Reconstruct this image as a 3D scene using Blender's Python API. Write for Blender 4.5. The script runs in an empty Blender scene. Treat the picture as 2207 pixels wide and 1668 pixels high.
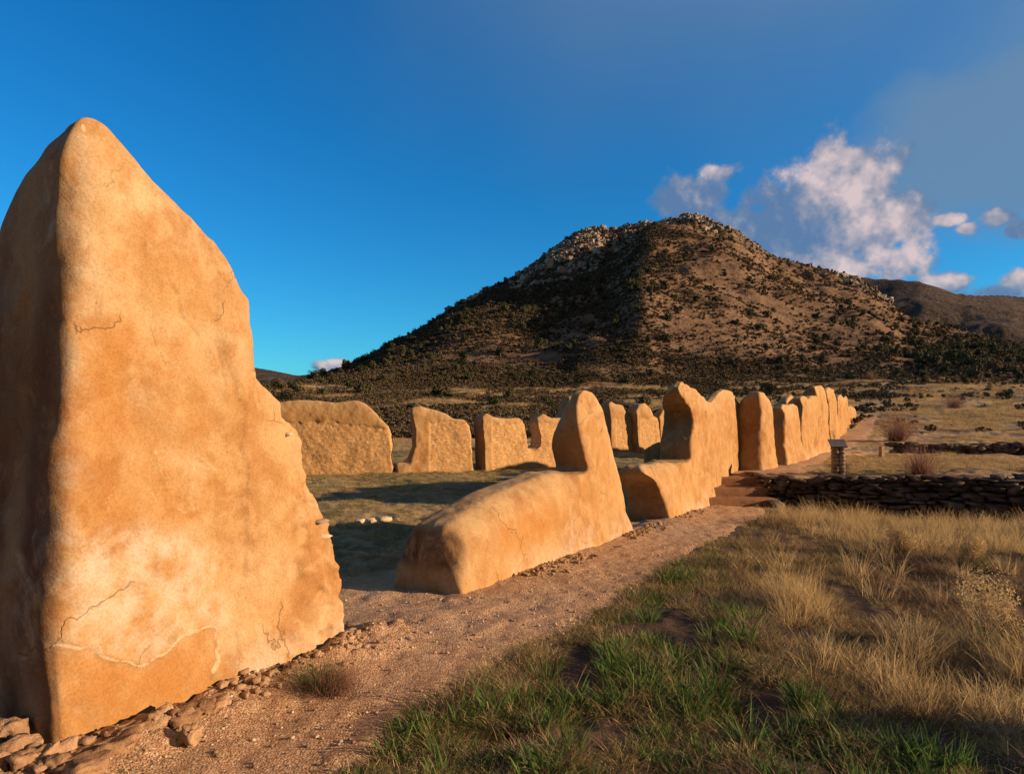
import bpy, bmesh, math, random
import numpy as np
from mathutils import Vector, Matrix

# ------------------------------------------------------------------ camera, world, sun
sc = bpy.context.scene
C = sc.collection
F, CX, CY = 1471.3, 1103.5, 834.0
HORIZON = 905.0
EYE = 1.6
PITCH = math.atan((HORIZON - CY) / F)
cam_d = bpy.data.cameras.new('camera')
cam_d.sensor_width = 36.0
cam_d.lens = 36.0 * F / 2207.0
cam_d.clip_start = 0.05
cam_d.clip_end = 20000
cam = bpy.data.objects.new('camera', cam_d)
cam.location = (0, 0, EYE)
cam.rotation_euler = (math.pi / 2 + PITCH, 0, 0)
C.objects.link(cam)
sc.camera = cam
sc.render.engine = 'CYCLES'
sc.view_settings.view_transform = 'Standard'
sc.view_settings.look = 'None'
sc.view_settings.exposure = 0.58
sc.view_settings.gamma = 1.0
sc.cycles.max_bounces = 5
sc.cycles.diffuse_bounces = 1
sc.cycles.transparent_max_bounces = 6

SUN_EL = math.radians(15.0)
SUN_A = math.radians(12.0)           # degrees behind the right-hand axis
SDIR = Vector((math.cos(SUN_A) * math.cos(SUN_EL), -math.sin(SUN_A) * math.cos(SUN_EL), math.sin(SUN_EL)))
sun_d = bpy.data.lights.new('sun', 'SUN')
sun_d.energy = 5.0
sun_d.angle = math.radians(0.6)
sun_d.color = (1.0, 0.71, 0.44)
sun = bpy.data.objects.new('sun', sun_d)
sun.rotation_euler = SDIR.to_track_quat('Z', 'Y').to_euler()
C.objects.link(sun)


def ray(px, py):
    x = (px - CX) / F
    u = (CY - py) / F
    cp, sp = math.cos(PITCH), math.sin(PITCH)
    return np.array([x, cp - u * sp, sp + u * cp])


def gp(px, py, z=0.0):
    r = ray(px, py)
    t = (z - EYE) / r[2]
    return np.array([r[0] * t, r[1] * t, z])


def proj(X, Y, Z):
    cp, sp = math.cos(PITCH), math.sin(PITCH)
    Z = Z - EYE
    fwd = Y * cp + Z * sp
    up = -Y * sp + Z * cp
    fwd = np.where(fwd < 0.05, 0.05, fwd)
    return CX + F * X / fwd, CY - F * up / fwd


class NT:
    """small helper for writing node trees"""
    def __init__(self, tree):
        self.t = tree
        self.n = tree.nodes
        self.l = tree.links

    def new(self, typ, **kw):
        nd = self.n.new(typ)
        for k, v in kw.items():
            setattr(nd, k, v)
        return nd

    def put(self, sock, v):
        if isinstance(v, bpy.types.NodeSocket):
            self.l.new(v, sock)
        elif v is not None:
            if isinstance(v, (tuple, list)) and len(v) == 3 and sock.type == 'RGBA':
                v = (*v, 1)
            sock.default_value = v

    def m(self, op, a, b=None, c=None, clamp=False):
        nd = self.new('ShaderNodeMath', operation=op)
        nd.use_clamp = clamp
        self.put(nd.inputs[0], a)
        if b is not None: self.put(nd.inputs[1], b)
        if c is not None: self.put(nd.inputs[2], c)
        return nd.outputs[0]

    def vm(self, op, a, b=None, out=0, scale=None):
        nd = self.new('ShaderNodeVectorMath', operation=op)
        self.put(nd.inputs[0], a)
        if b is not None: self.put(nd.inputs[1], b)
        if scale is not None: self.put(nd.inputs['Scale'], scale)
        return nd.outputs[out]

    def noise(self, vec, scale, detail=4, rough=0.55, dist=0.0, out='Fac'):
        nd = self.new('ShaderNodeTexNoise')
        self.put(nd.inputs['Vector'], vec)
        nd.inputs['Scale'].default_value = scale
        nd.inputs['Detail'].default_value = detail
        nd.inputs['Roughness'].default_value = rough
        nd.inputs['Distortion'].default_value = dist
        return nd.outputs[out]

    def ss(self, v, lo, hi, a=0.0, b=1.0):
        nd = self.new('ShaderNodeMapRange', interpolation_type='SMOOTHSTEP')
        self.put(nd.inputs[0], v)
        nd.inputs[1].default_value = lo
        nd.inputs[2].default_value = hi
        nd.inputs[3].default_value = a
        nd.inputs[4].default_value = b
        return nd.outputs[0]

    def mix(self, f, a, b, mode='MIX'):
        nd = self.new('ShaderNodeMix', data_type='RGBA', blend_type=mode)
        self.put(nd.inputs['Factor'], f)
        self.put(nd.inputs[6], a)
        self.put(nd.inputs[7], b)
        return nd.outputs[2]

    def ramp(self, v, stops):
        nd = self.new('ShaderNodeValToRGB')
        self.put(nd.inputs[0], v)
        e = nd.color_ramp.elements
        while len(e) < len(stops):
            e.new(0.5)
        for k, (p, c) in enumerate(stops):
            e[k].position = p
            e[k].color = (*c, 1)
        return nd.outputs[0]


# ---- world: Nishita sky, deepened, with the evening clouds in it
w = bpy.data.worlds.new('World')
sc.world = w
w.use_nodes = True
W = NT(w.node_tree)
W.n.clear()
sky = W.new('ShaderNodeTexSky', sky_type='NISHITA')
sky.sun_disc = False
sky.sun_elevation = SUN_EL
sky.sun_rotation = math.atan2(SDIR.x, SDIR.y)
sky.air_density = 1.0
sky.dust_density = 0.3
sky.ozone_density = 3.0
hs = W.new('ShaderNodeHueSaturation')
hs.inputs['Saturation'].default_value = 1.27
hs.inputs['Hue'].default_value = 0.497
W.put(hs.inputs['Color'], sky.outputs[0])
skycol = W.mix(1.0, hs.outputs[0], (0.30, 1.08, 1.40), 'MULTIPLY')
D = W.new('ShaderNodeTexCoord').outputs['Generated']


def blob_mask(vec, blobs):
    best = None
    for (px, py, rx, ry) in blobs:
        c = ray(px, py)
        c = c / np.linalg.norm(c)
        right = np.cross(c, [0, 0, 1.0]); right /= np.linalg.norm(right)
        up = np.cross(right, c)
        u = W.vm('DOT_PRODUCT', vec, tuple(right / (rx / F)), out=1)
        v = W.vm('DOT_PRODUCT', vec, tuple(up / (ry / F)), out=1)
        front = W.vm('DOT_PRODUCT', vec, tuple(c), out=1)
        r2 = W.m('ADD', W.m('MULTIPLY', u, u), W.m('MULTIPLY', v, v))
        mm = W.m('SUBTRACT', 1.0, W.m('SQRT', r2))
        mm = W.m('SUBTRACT', mm, W.m('MULTIPLY', W.m('LESS_THAN', front, 0.2), 10.0))
        best = mm if best is None else W.m('SMOOTH_MAX', best, mm, 0.25)
    return best


CUM = [(1800, 405, 125, 100), (1735, 490, 180, 140), (1620, 510, 170, 105), (1870, 500, 110, 90),
       (1905, 560, 92, 48), (1500, 430, 95, 62), (1830, 575, 130, 50), (1545, 372, 55, 26),
       (2052, 474, 34, 15), (2085, 492, 22, 14), (2150, 466, 32, 22), (2192, 494, 20, 16), (2028, 612, 50, 20), (2160, 632, 62, 24),
       (2195, 605, 40, 24), (722, 788, 48, 16)]


def puff(vec):
    wv = W.vm('ADD', vec, W.vm('SCALE', W.noise(vec, 7.0, 2, 0.5, 0, 'Color'), scale=0.03))
    return W.noise(wv, 15.0, 6, 0.54)


n_a = puff(D)
off = ray(2180, 500) - ray(1930, 600)
off = off / np.linalg.norm(off)
n_d = W.noise(D, 48.0, 5, 0.6)
n_b = W.noise(W.vm('ADD', D, tuple(off * 0.010)), 14.0, 4, 0.55)
n_c = W.noise(D, 14.0, 4, 0.55)
m0 = blob_mask(D, CUM)
d0 = W.m('ADD', m0, W.m('MULTIPLY', W.m('SUBTRACT', n_a, 0.51), 1.8))
d0 = W.m('ADD', d0, W.m('MULTIPLY', W.m('SUBTRACT', n_d, 0.5), 0.85))
alpha = W.ss(d0, 0.0, 0.42)
LIT = [(1815, 335, 90, 70), (1840, 410, 100, 80), (1880, 480, 90, 60), (1915, 550, 110, 60), (1830, 580, 140, 50), (1535, 365, 60, 30), (1720, 370, 60, 40),
       (2068, 475, 50, 30), (2150, 450, 34, 30), (2040, 602, 55, 20), (2175, 590, 75, 26), (722, 780, 60, 18)]
lm = blob_mask(D, LIT)
grad = W.m('MULTIPLY', W.m('SUBTRACT', n_c, n_b), 3.2)
lit = W.m('ADD', W.ss(W.m('ADD', lm, W.m('MULTIPLY', W.m('SUBTRACT', n_a, 0.5), 1.2)), -0.60, 1.35), grad)
lit = W.m('ADD', lit, W.m('MULTIPLY', W.m('SUBTRACT', n_d, 0.5), 0.55))
lit = W.m('MULTIPLY', lit, W.ss(d0, -0.1, 0.55, 0.55, 1.0), clamp=True)
ccol = W.ramp(lit, [(0.0, (0.105, 0.190, 0.35)), (0.22, (0.155, 0.22, 0.35)), (0.50, (0.30, 0.31, 0.385)), (1.0, (0.68, 0.545, 0.535))])
# broad grey veil high on the right
vm0 = blob_mask(D, [(2500, 60, 640, 420), (1900, -420, 1050, 640)])
vn = W.noise(D, 3.0, 4, 0.5)
valpha = W.m('MULTIPLY', W.ss(W.m('ADD', vm0, W.m('MULTIPLY', W.m('SUBTRACT', vn, 0.5), 0.35)), 0.0, 1.0), 0.80)
# the veil has a fairly firm lower edge
lower = blob_mask(D, [(2420, 235, 500, 225)])
lowa = W.m('MULTIPLY', W.ss(W.m('ADD', lower, W.m('MULTIPLY', W.m('SUBTRACT', W.noise(D, 9, 6, .6), 0.5), 0.5)), 0.0, 0.45), 0.88)
valpha = W.m('MAXIMUM', valpha, lowa)
vcol = W.mix(vn, (0.105, 0.215, 0.36), (0.15, 0.225, 0.325))
bg_sky = W.new('ShaderNodeBackground'); W.put(bg_sky.inputs[0], skycol); bg_sky.inputs[1].default_value = 0.080
bg_v = W.new('ShaderNodeBackground'); W.put(bg_v.inputs[0], vcol); bg_v.inputs[1].default_value = 0.78
bg_c = W.new('ShaderNodeBackground'); W.put(bg_c.inputs[0], ccol); bg_c.inputs[1].default_value = 0.72
ms1 = W.new('ShaderNodeMixShader'); W.put(ms1.inputs[0], valpha)
W.l.new(bg_sky.outputs[0], ms1.inputs[1]); W.l.new(bg_v.outputs[0], ms1.inputs[2])
bk = W.vm('DOT_PRODUCT', D, (0.25, -0.80, 0.55), out=1)  # unseen dark cloud cover added behind and overhead to cut the fill light
bka = W.m('MULTIPLY', W.ss(W.m('ADD', bk, W.m('MULTIPLY', W.m('SUBTRACT', vn, 0.5), 0.4)), 0.02, 0.42), 0.93)
bg_b = W.new('ShaderNodeBackground'); W.put(bg_b.inputs[0], (0.085, 0.088, 0.098)); bg_b.inputs[1].default_value = 1.0
ms0 = W.new('ShaderNodeMixShader'); W.put(ms0.inputs[0], bka)
W.l.new(ms1.outputs[0], ms0.inputs[1]); W.l.new(bg_b.outputs[0], ms0.inputs[2])
ms1 = ms0
ms2 = W.new('ShaderNodeMixShader'); W.put(ms2.inputs[0], W.m('MULTIPLY', alpha, 0.92))
W.l.new(ms1.outputs[0], ms2.inputs[1]); W.l.new(bg_c.outputs[0], ms2.inputs[2])
wo = W.new('ShaderNodeOutputWorld'); W.l.new(ms2.outputs[0], wo.inputs[0])

# ------------------------------------------------------------------ numpy noise
def _h(ix, iy, iz, seed):
    h = (ix.astype(np.int64) * 374761393 + iy.astype(np.int64) * 668265263 + iz.astype(np.int64) * 2147483647 + seed * 1274126177) & 0xFFFFFFFF
    h = ((h ^ (h >> 13)) * 1274126177) & 0xFFFFFFFF
    h = (h ^ (h >> 16)) & 0xFFFFFFFF
    return h / 4294967295.0


def vnoise(x, y, z, seed=0):
    x, y, z = np.broadcast_arrays(np.asarray(x, float), np.asarray(y, float), np.asarray(z, float))
    fx, fy, fz = np.floor(x), np.floor(y), np.floor(z)
    tx, ty, tz = x - fx, y - fy, z - fz
    tx, ty, tz = [t * t * t * (t * (t * 6 - 15) + 10) for t in (tx, ty, tz)]
    ix, iy, iz = fx.astype(np.int64), fy.astype(np.int64), fz.astype(np.int64)
    r = 0
    for a in (0, 1):
        for b in (0, 1):
            for c in (0, 1):
                r = r + _h(ix + a, iy + b, iz + c, seed) * (tx if a else 1 - tx) * (ty if b else 1 - ty) * (tz if c else 1 - tz)
    return r * 2 - 1


def fbm(x, y, z=0.0, oct=4, seed=0, gain=0.5):
    r = 0; a = 1.0; f = 1.0
    for k in range(oct):
        r = r + a * vnoise(x * f + 17.3 * k, y * f - 9.1 * k, z * f + 3.7 * k if np.ndim(z) or z else 0.0, seed + k)
        a *= gain; f *= 2.03
    return r


def sstep(x, a, b):
    t = np.clip((x - a) / (b - a), 0, 1)
    return t * t * (3 - 2 * t)

# ------------------------------------------------------------------ object helpers
def tag(o, label=None, cat=None, group=None, kind=None):
    if label: o['label'] = label
    if cat: o['category'] = cat
    if group: o['group'] = group
    if kind: o['kind'] = kind
    return o


def empty(name, loc):
    o = bpy.data.objects.new(name, None)
    o.empty_display_size = 0.3
    C.objects.link(o)
    o.location = loc
    return o


def np_mesh(name, V, Fq, mat=None, smooth=False, cols=None):
    me = bpy.data.meshes.new(name)
    V = np.asarray(V, dtype=np.float32)
    if isinstance(Fq, np.ndarray):
        nf, k = Fq.shape
        me.vertices.add(len(V)); me.vertices.foreach_set('co', V.ravel())
        me.loops.add(nf * k); me.loops.foreach_set('vertex_index', Fq.astype(np.int32).ravel())
        me.polygons.add(nf)
        me.polygons.foreach_set('loop_start', np.arange(nf, dtype=np.int32) * k)
        me.update(calc_edges=True)
        me.validate()
    else:
        me.from_pydata([tuple(v) for v in V.tolist()], [], Fq)
        me.update()
    if smooth:
        me.polygons.foreach_set('use_smooth', np.ones(len(me.polygons), dtype=bool))
    if mat: me.materials.append(mat)
    if cols:
        for nm, arr in cols.items():
            at = me.attributes.new(nm, 'FLOAT', 'POINT')
            at.data.foreach_set('value', np.asarray(arr, dtype=np.float32))
    return me


def mobj(name, me, parent=None, loc=None):
    o = bpy.data.objects.new(name, me)
    C.objects.link(o)
    if parent is not None:
        o.parent = parent
    if loc is not None:
        o.location = loc
    return o


def mat_new(name):
    m = bpy.data.materials.new(name)
    m.use_nodes = True
    t = NT(m.node_tree)
    t.n.clear()
    out = t.new('ShaderNodeOutputMaterial')
    b = t.new('ShaderNodeBsdfPrincipled')
    b.inputs['Roughness'].default_value = 0.92
    b.inputs['Specular IOR Level'].default_value = 0.15
    t.l.new(b.outputs[0], out.inputs[0])
    return m, t, b, out


def bump(t, h, strength, dist, b, prev=None):
    nd = t.new('ShaderNodeBump')
    nd.inputs['Strength'].default_value = strength
    nd.inputs['Distance'].default_value = dist
    t.put(nd.inputs['Height'], h)
    if prev is not None: t.l.new(prev, nd.inputs['Normal'])
    if b is not None: t.l.new(nd.outputs[0], b.inputs['Normal'])
    return nd.outputs[0]


def attr(t, name):
    return t.new('ShaderNodeAttribute', attribute_name=name).outputs['Fac']

# ------------------------------------------------------------------ materials
def adobe_material():
    m, t, b, o = mat_new('adobe_plaster')
    P = t.new('ShaderNodeNewGeometry').outputs['Position']
    big = t.noise(P, 1.1, 5, 0.6, 0.4)
    mid = t.noise(P, 4.5, 6, 0.65, 0.6)
    fine = t.noise(P, 70, 4, 0.7)
    grain = t.noise(P, 260, 2, 0.7)
    st = t.new('ShaderNodeMapping'); st.inputs['Scale'].default_value = (5.0, 5.0, 0.75)
    t.l.new(P, st.inputs['Vector'])
    streak = t.noise(st.outputs[0], 1.8, 6, 0.6, 0.3)
    col = t.ramp(big, [(0.30, (0.334, 0.155, 0.057)), (0.5, (0.424, 0.227, 0.091)), (0.72, (0.501, 0.299, 0.131))])
    col = t.mix(t.ss(mid, 0.44, 0.62, 0, 0.75), col, (0.501, 0.318, 0.151))
    col = t.mix(t.ss(streak, 0.50, 0.75, 0, 0.45), col, (0.311, 0.140, 0.052))
    pale = t.m('MULTIPLY', attr(t, 'pale'), t.ss(t.noise(P, 5, 7, .7, .3), 0.30, 0.62))
    col = t.mix(pale, col, (0.546, 0.394, 0.226))
    salt = t.m('MULTIPLY', attr(t, 'salt'), t.ss(t.noise(P, 5, 8, .70, .12), 0.36, 0.66, 0, .85))
    col = t.mix(salt, col, (0.546, 0.476, 0.377))
    ora = t.m('MULTIPLY', attr(t, 'orange'), t.ss(t.noise(P, 4, 6, .65, .3), 0.25, 0.60))
    col = t.mix(ora, col, (0.417, 0.186, 0.046))
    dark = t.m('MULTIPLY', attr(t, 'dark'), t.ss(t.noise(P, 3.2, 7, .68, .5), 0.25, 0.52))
    col = t.mix(dark, col, (0.124, 0.057, 0.032))  # painted shade of the wall ends, together with weathering stain
    ln = attr(t, 'line')
    col = t.mix(t.ss(ln, 0.35, 0.8), col, (0.607, 0.454, 0.286))
    # hairline cracks
    wv = t.vm('ADD', P, t.vm('SCALE', t.noise(P, 3.5, 4, .6, 0, 'Color'), scale=0.35))
    vo = t.new('ShaderNodeTexVoronoi', feature='DISTANCE_TO_EDGE'); vo.inputs['Scale'].default_value = 1.25
    t.l.new(wv, vo.inputs['Vector'])
    crack = t.m('MULTIPLY', t.ss(vo.outputs['Distance'], 0.0, 0.009, 1.0, 0.0), t.ss(t.noise(P, 1.4, 2), 0.52, 0.60))
    crack = t.m('MULTIPLY', crack, t.m('SUBTRACT', 1.0, attr(t, 'far')))
    col = t.mix(t.m('MULTIPLY', crack, 0.55), col, (0.176, 0.080, 0.030))
    # exposed rubble masonry
    vr = t.new('ShaderNodeTexVoronoi', feature='F1'); vr.inputs['Scale'].default_value = 15.0; vr.inputs['Randomness'].default_value = 1.0
    mp = t.new('ShaderNodeMapping'); mp.inputs['Scale'].default_value = (1, 1, 1.7); t.l.new(P, mp.inputs['Vector'])
    t.l.new(t.vm('ADD', mp.outputs[0], t.vm('SCALE', t.noise(P, 9, 3, .6, 0, 'Color'), scale=0.12)), vr.inputs['Vector'])
    vc = t.new('ShaderNodeSeparateColor'); t.l.new(vr.outputs['Color'], vc.inputs[0])
    rc = t.ramp(vc.outputs[0], [(0.0, (0.369, 0.190, 0.078)), (0.45, (0.512, 0.290, 0.119)), (0.8, (0.614, 0.380, 0.173)), (1.0, (0.717, 0.520, 0.301))])
    rc = t.mix(t.ss(vr.outputs['Distance'], 0.45, 0.75, 0, .75), rc, (0.410, 0.220, 0.091))
    hole = t.m('MULTIPLY', t.m('LESS_THAN', vc.outputs[1], 0.075), t.ss(vr.outputs['Distance'], 0.2, 0.5, 1, 0))
    rc = t.mix(hole, rc, (0.164, 0.080, 0.036))
    rc = t.mix(0.35, rc, (0.60, 0.36, 0.165))
    rub = attr(t, 'rubble')
    col = t.mix(rub, col, rc)
    # grains
    col = t.mix(t.ss(t.noise(P, 22, 5, .75, .4), 0.50, 0.70, 0.0, 0.42), col, t.mix(1, col, (0.80, 0.66, 0.50), 'MULTIPLY'))
    col = t.mix(t.ss(fine, 0.38, 0.66, 0.0, 0.42), col, t.mix(1, col, (0.592, 0.528, 0.441), 'MULTIPLY'))
    col = t.mix(t.ss(grain, 0.60, 0.76, 0.0, 0.30), col, (0.624, 0.448, 0.258))
    t.put(b.inputs['Base Color'], col)
    n1 = bump(t, t.noise(P, 9, 5, .6), 0.55, 0.018, None)
    n2 = bump(t, fine, 0.55, 0.007, None, n1)
    n3 = bump(t, crack, 0.6, -0.01, None, n2)
    hr = t.m('MULTIPLY', t.m('ADD', t.m('MULTIPLY', vr.outputs['Distance'], -0.6), t.m('MULTIPLY', hole, -0.8)), rub)
    bump(t, hr, 0.45, 0.024, b, n3)
    b.inputs['Roughness'].default_value = 0.95
    b.inputs['Specular IOR Level'].default_value = 0.08
    return m


def simple_mat(name, stops, scale=3.0, bumps=((40, 0.5, 0.01),), rough=0.95, rnd=0.0, detail=6):
    m, t, b, o = mat_new(name)
    P = t.new('ShaderNodeNewGeometry').outputs['Position']
    v = t.noise(P, scale, detail, 0.62, 0.2)
    if rnd:
        ri = t.new('ShaderNodeObjectInfo').outputs['Random']
        v = t.m('ADD', v, t.m('MULTIPLY', t.m('SUBTRACT', ri, 0.5), rnd))
    t.put(b.inputs['Base Color'], t.ramp(v, stops))
    prev = None
    for k, (s, st, di) in enumerate(bumps):
        prev = bump(t, t.noise(P, s, 5, .65), st, di, b if k == len(bumps) - 1 else None, prev)
    b.inputs['Roughness'].default_value = rough
    return m


def leaf_mat(name, stops, transl=0.38, tip=None, gv=3.0):
    m, t, b, o = mat_new(name)
    ri = t.new('ShaderNodeObjectInfo').outputs['Random']
    P = t.new('ShaderNodeNewGeometry').outputs['Position']
    rr = attr(t, 'rnd')
    v = t.m('ADD', t.m('MULTIPLY', rr, 0.5), t.m('MULTIPLY', ri, 0.25))
    v = t.m('ADD', v, t.m('MULTIPLY', t.noise(P, gv, 3), 0.4), clamp=True)
    col = t.ramp(v, stops)
    if tip:
        col = t.mix(t.m('MULTIPLY', t.ss(attr(t, 'hgt'), 0.25, 1.0), 0.7), col, tip)
    t.put(b.inputs['Base Color'], col)
    b.inputs['Roughness'].default_value = 0.75
    if transl:
        tr = t.new('ShaderNodeBsdfTranslucent'); t.put(tr.inputs[0], col)
        mx = t.new('ShaderNodeMixShader'); mx.inputs[0].default_value = transl
        t.l.new(b.outputs[0], mx.inputs[1]); t.l.new(tr.outputs[0], mx.inputs[2])
        t.l.new(mx.outputs[0], o.inputs[0])
    return m


M_ADOBE = adobe_material()
M_GRASS_G = leaf_mat('green_grass', [(0.15, (0.055, 0.080, 0.022)), (0.5, (0.125, 0.155, 0.042)), (0.72, (0.25, 0.235, 0.075)), (0.95, (0.45, 0.33, 0.16))])
M_GRASS_T = leaf_mat('dry_grass', [(0.12, (0.24, 0.15, 0.06)), (0.42, (0.52, 0.36, 0.16)), (0.8, (0.76, 0.57, 0.29))], 0.35)
M_GRASS_B = leaf_mat('brown_stems', [(0.15, (0.09, 0.05, 0.035)), (0.55, (0.20, 0.12, 0.075)), (0.9, (0.36, 0.24, 0.14))], 0.15)
M_FORB = leaf_mat('green_forb', [(0.15, (0.035, 0.075, 0.02)), (0.55, (0.085, 0.16, 0.035)), (0.9, (0.17, 0.24, 0.06))], 0.3)
M_JUN = leaf_mat('juniper_leaves', [(0.15, (0.022, 0.027, 0.013)), (0.5, (0.052, 0.056, 0.025)), (0.9, (0.11, 0.10, 0.048))], 0.0, gv=0.5)
M_SCRUB = leaf_mat('scrub_leaves', [(0.15, (0.035, 0.028, 0.016)), (0.5, (0.085, 0.062, 0.034)), (0.9, (0.17, 0.125, 0.068))], 0.0, gv=0.2)
M_RED = leaf_mat('red_twigs', [(0.15, (0.10, 0.045, 0.035)), (0.6, (0.20, 0.095, 0.07)), (0.9, (0.30, 0.16, 0.11))], 0.0)
M_BARK = simple_mat('bark', [(0.3, (0.09, 0.06, 0.04)), (0.7, (0.18, 0.13, 0.09))], 8, ((60, .8, .01),))
M_ROCK = simple_mat('granite_boulder', [(0.30, (0.11, 0.087, 0.068)), (0.5, (0.235, 0.19, 0.15)), (0.72, (0.42, 0.345, 0.275))], 0.35, ((0.8, 1.0, 0.6), (4, .6, .1)), rnd=0.5)
M_STONE = simple_mat('field_stone', [(0.28, (0.17, 0.11, 0.08)), (0.5, (0.31, 0.215, 0.15)), (0.72, (0.44, 0.33, 0.24))], 5, ((18, .7, .02), (90, .5, .004)), rnd=0.35)
M_RUBBLE = simple_mat('sandy_rubble', [(0.28, (0.22, 0.12, 0.065)), (0.5, (0.38, 0.225, 0.125)), (0.72, (0.52, 0.34, 0.20))], 6, ((14, .9, .03), (60, .8, .008)), rnd=0.2)
M_DSTONE = simple_mat('dry_laid_stone', [(0.30, (0.040, 0.028, 0.022)), (0.5, (0.105, 0.075, 0.058)), (0.72, (0.25, 0.19, 0.145))], 3.2, ((14, .8, .03), (70, .5, .006)))
M_PALE = simple_mat('pale_stone', [(0.3, (0.45, 0.33, 0.21)), (0.7, (0.66, 0.53, 0.38))], 6, ((30, .6, .01),))
M_METAL = simple_mat('weathered_metal', [(0.3, (0.10, 0.09, 0.085)), (0.7, (0.19, 0.17, 0.155))], 9, ((40, .2, .003),), 0.5)
M_WOOD = simple_mat('weathered_wood', [(0.3, (0.22, 0.14, 0.08)), (0.7, (0.42, 0.30, 0.18))], 12, ((60, .5, .006),))
M_TREAD = simple_mat('earth_step', [(0.3, (0.20, 0.095, 0.05)), (0.7, (0.33, 0.175, 0.095))], 7, ((30, .7, .02),))


def ground_material():
    m, t, b, o = mat_new('ground_soil')
    P = t.new('ShaderNodeNewGeometry').outputs['Position']
    a = t.noise(P, 0.35, 6, 0.62, 0.4)
    c = t.noise(P, 2.6, 6, 0.65, 0.2)
    mp = t.new('ShaderNodeMapping'); mp.inputs['Scale'].default_value = (0.35, 1.0, 1.0); t.l.new(P, mp.inputs['Vector'])
    lay = t.noise(mp.outputs[0], 0.55, 6, 0.65)
    col = t.ramp(t.m('ADD', t.m('MULTIPLY', a, .45), t.m('MULTIPLY', lay, .55)),
                 [(0.34, (0.13, 0.08, 0.045)), (0.45, (0.32, 0.205, 0.10)), (0.56, (0.52, 0.35, 0.175)), (0.70, (0.64, 0.46, 0.25))])
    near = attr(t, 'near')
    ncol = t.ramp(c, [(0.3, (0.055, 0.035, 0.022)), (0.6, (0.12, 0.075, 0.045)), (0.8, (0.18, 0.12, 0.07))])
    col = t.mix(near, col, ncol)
    gr = attr(t, 'green')
    col = t.mix(t.m('MULTIPLY', gr, t.ss(c, 0.35, 0.6, .35, 0.95)), col, (0.095, 0.085, 0.030))
    t.put(b.inputs['Base Color'], col)
    n1 = bump(t, c, 0.8, 0.06, None)
    bump(t, t.noise(P, 35, 4, .7), 0.7, 0.012, b, n1)
    return m


def path_material():
    m, t, b, o = mat_new('gravel_path')
    P = t.new('ShaderNodeNewGeometry').outputs['Position']
    a = t.noise(P, 1.3, 6, 0.65, 0.3)
    col = t.ramp(a, [(0.3, (0.389, 0.214, 0.114)), (0.5, (0.523, 0.303, 0.165)), (0.7, (0.643, 0.399, 0.231))])
    v = t.new('ShaderNodeTexVoronoi'); v.inputs['Scale'].default_value = 75
    t.l.new(P, v.inputs['Vector'])
    s = t.new('ShaderNodeSeparateColor'); t.l.new(v.outputs['Color'], s.inputs[0])
    pc = t.ramp(s.outputs[0], [(0, (0.239, 0.126, 0.070)), (0.5, (0.508, 0.295, 0.167)), (0.85, (0.688, 0.458, 0.280)), (1, (0.900, 0.767, 0.531))])
    col = t.mix(0.5, col, pc)
    v2 = t.new('ShaderNodeTexVoronoi'); v2.inputs['Scale'].default_value = 26
    t.l.new(P, v2.inputs['Vector'])
    s2 = t.new('ShaderNodeSeparateColor'); t.l.new(v2.outputs['Color'], s2.inputs[0])
    pick = t.m('MULTIPLY', t.m('GREATER_THAN', s2.outputs[0], 0.95), t.ss(v2.outputs['Distance'], 0.30, 0.36, 1, 0))
    col = t.mix(t.m('MULTIPLY', pick, .8), col, (0.747, 0.546, 0.364))
    t.put(b.inputs['Base Color'], col)
    h = t.m('ADD', t.m('MULTIPLY', v.outputs['Distance'], -1.0), t.m('MULTIPLY', pick, 1.2))
    n1 = bump(t, h, 0.9, 0.012, None)
    n2 = bump(t, t.noise(P, 14, 6, .7), 0.9, 0.03, None, n1)
    bump(t, t.noise(P, 160, 3, .7), 0.5, 0.003, b, n2)
    return m


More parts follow.
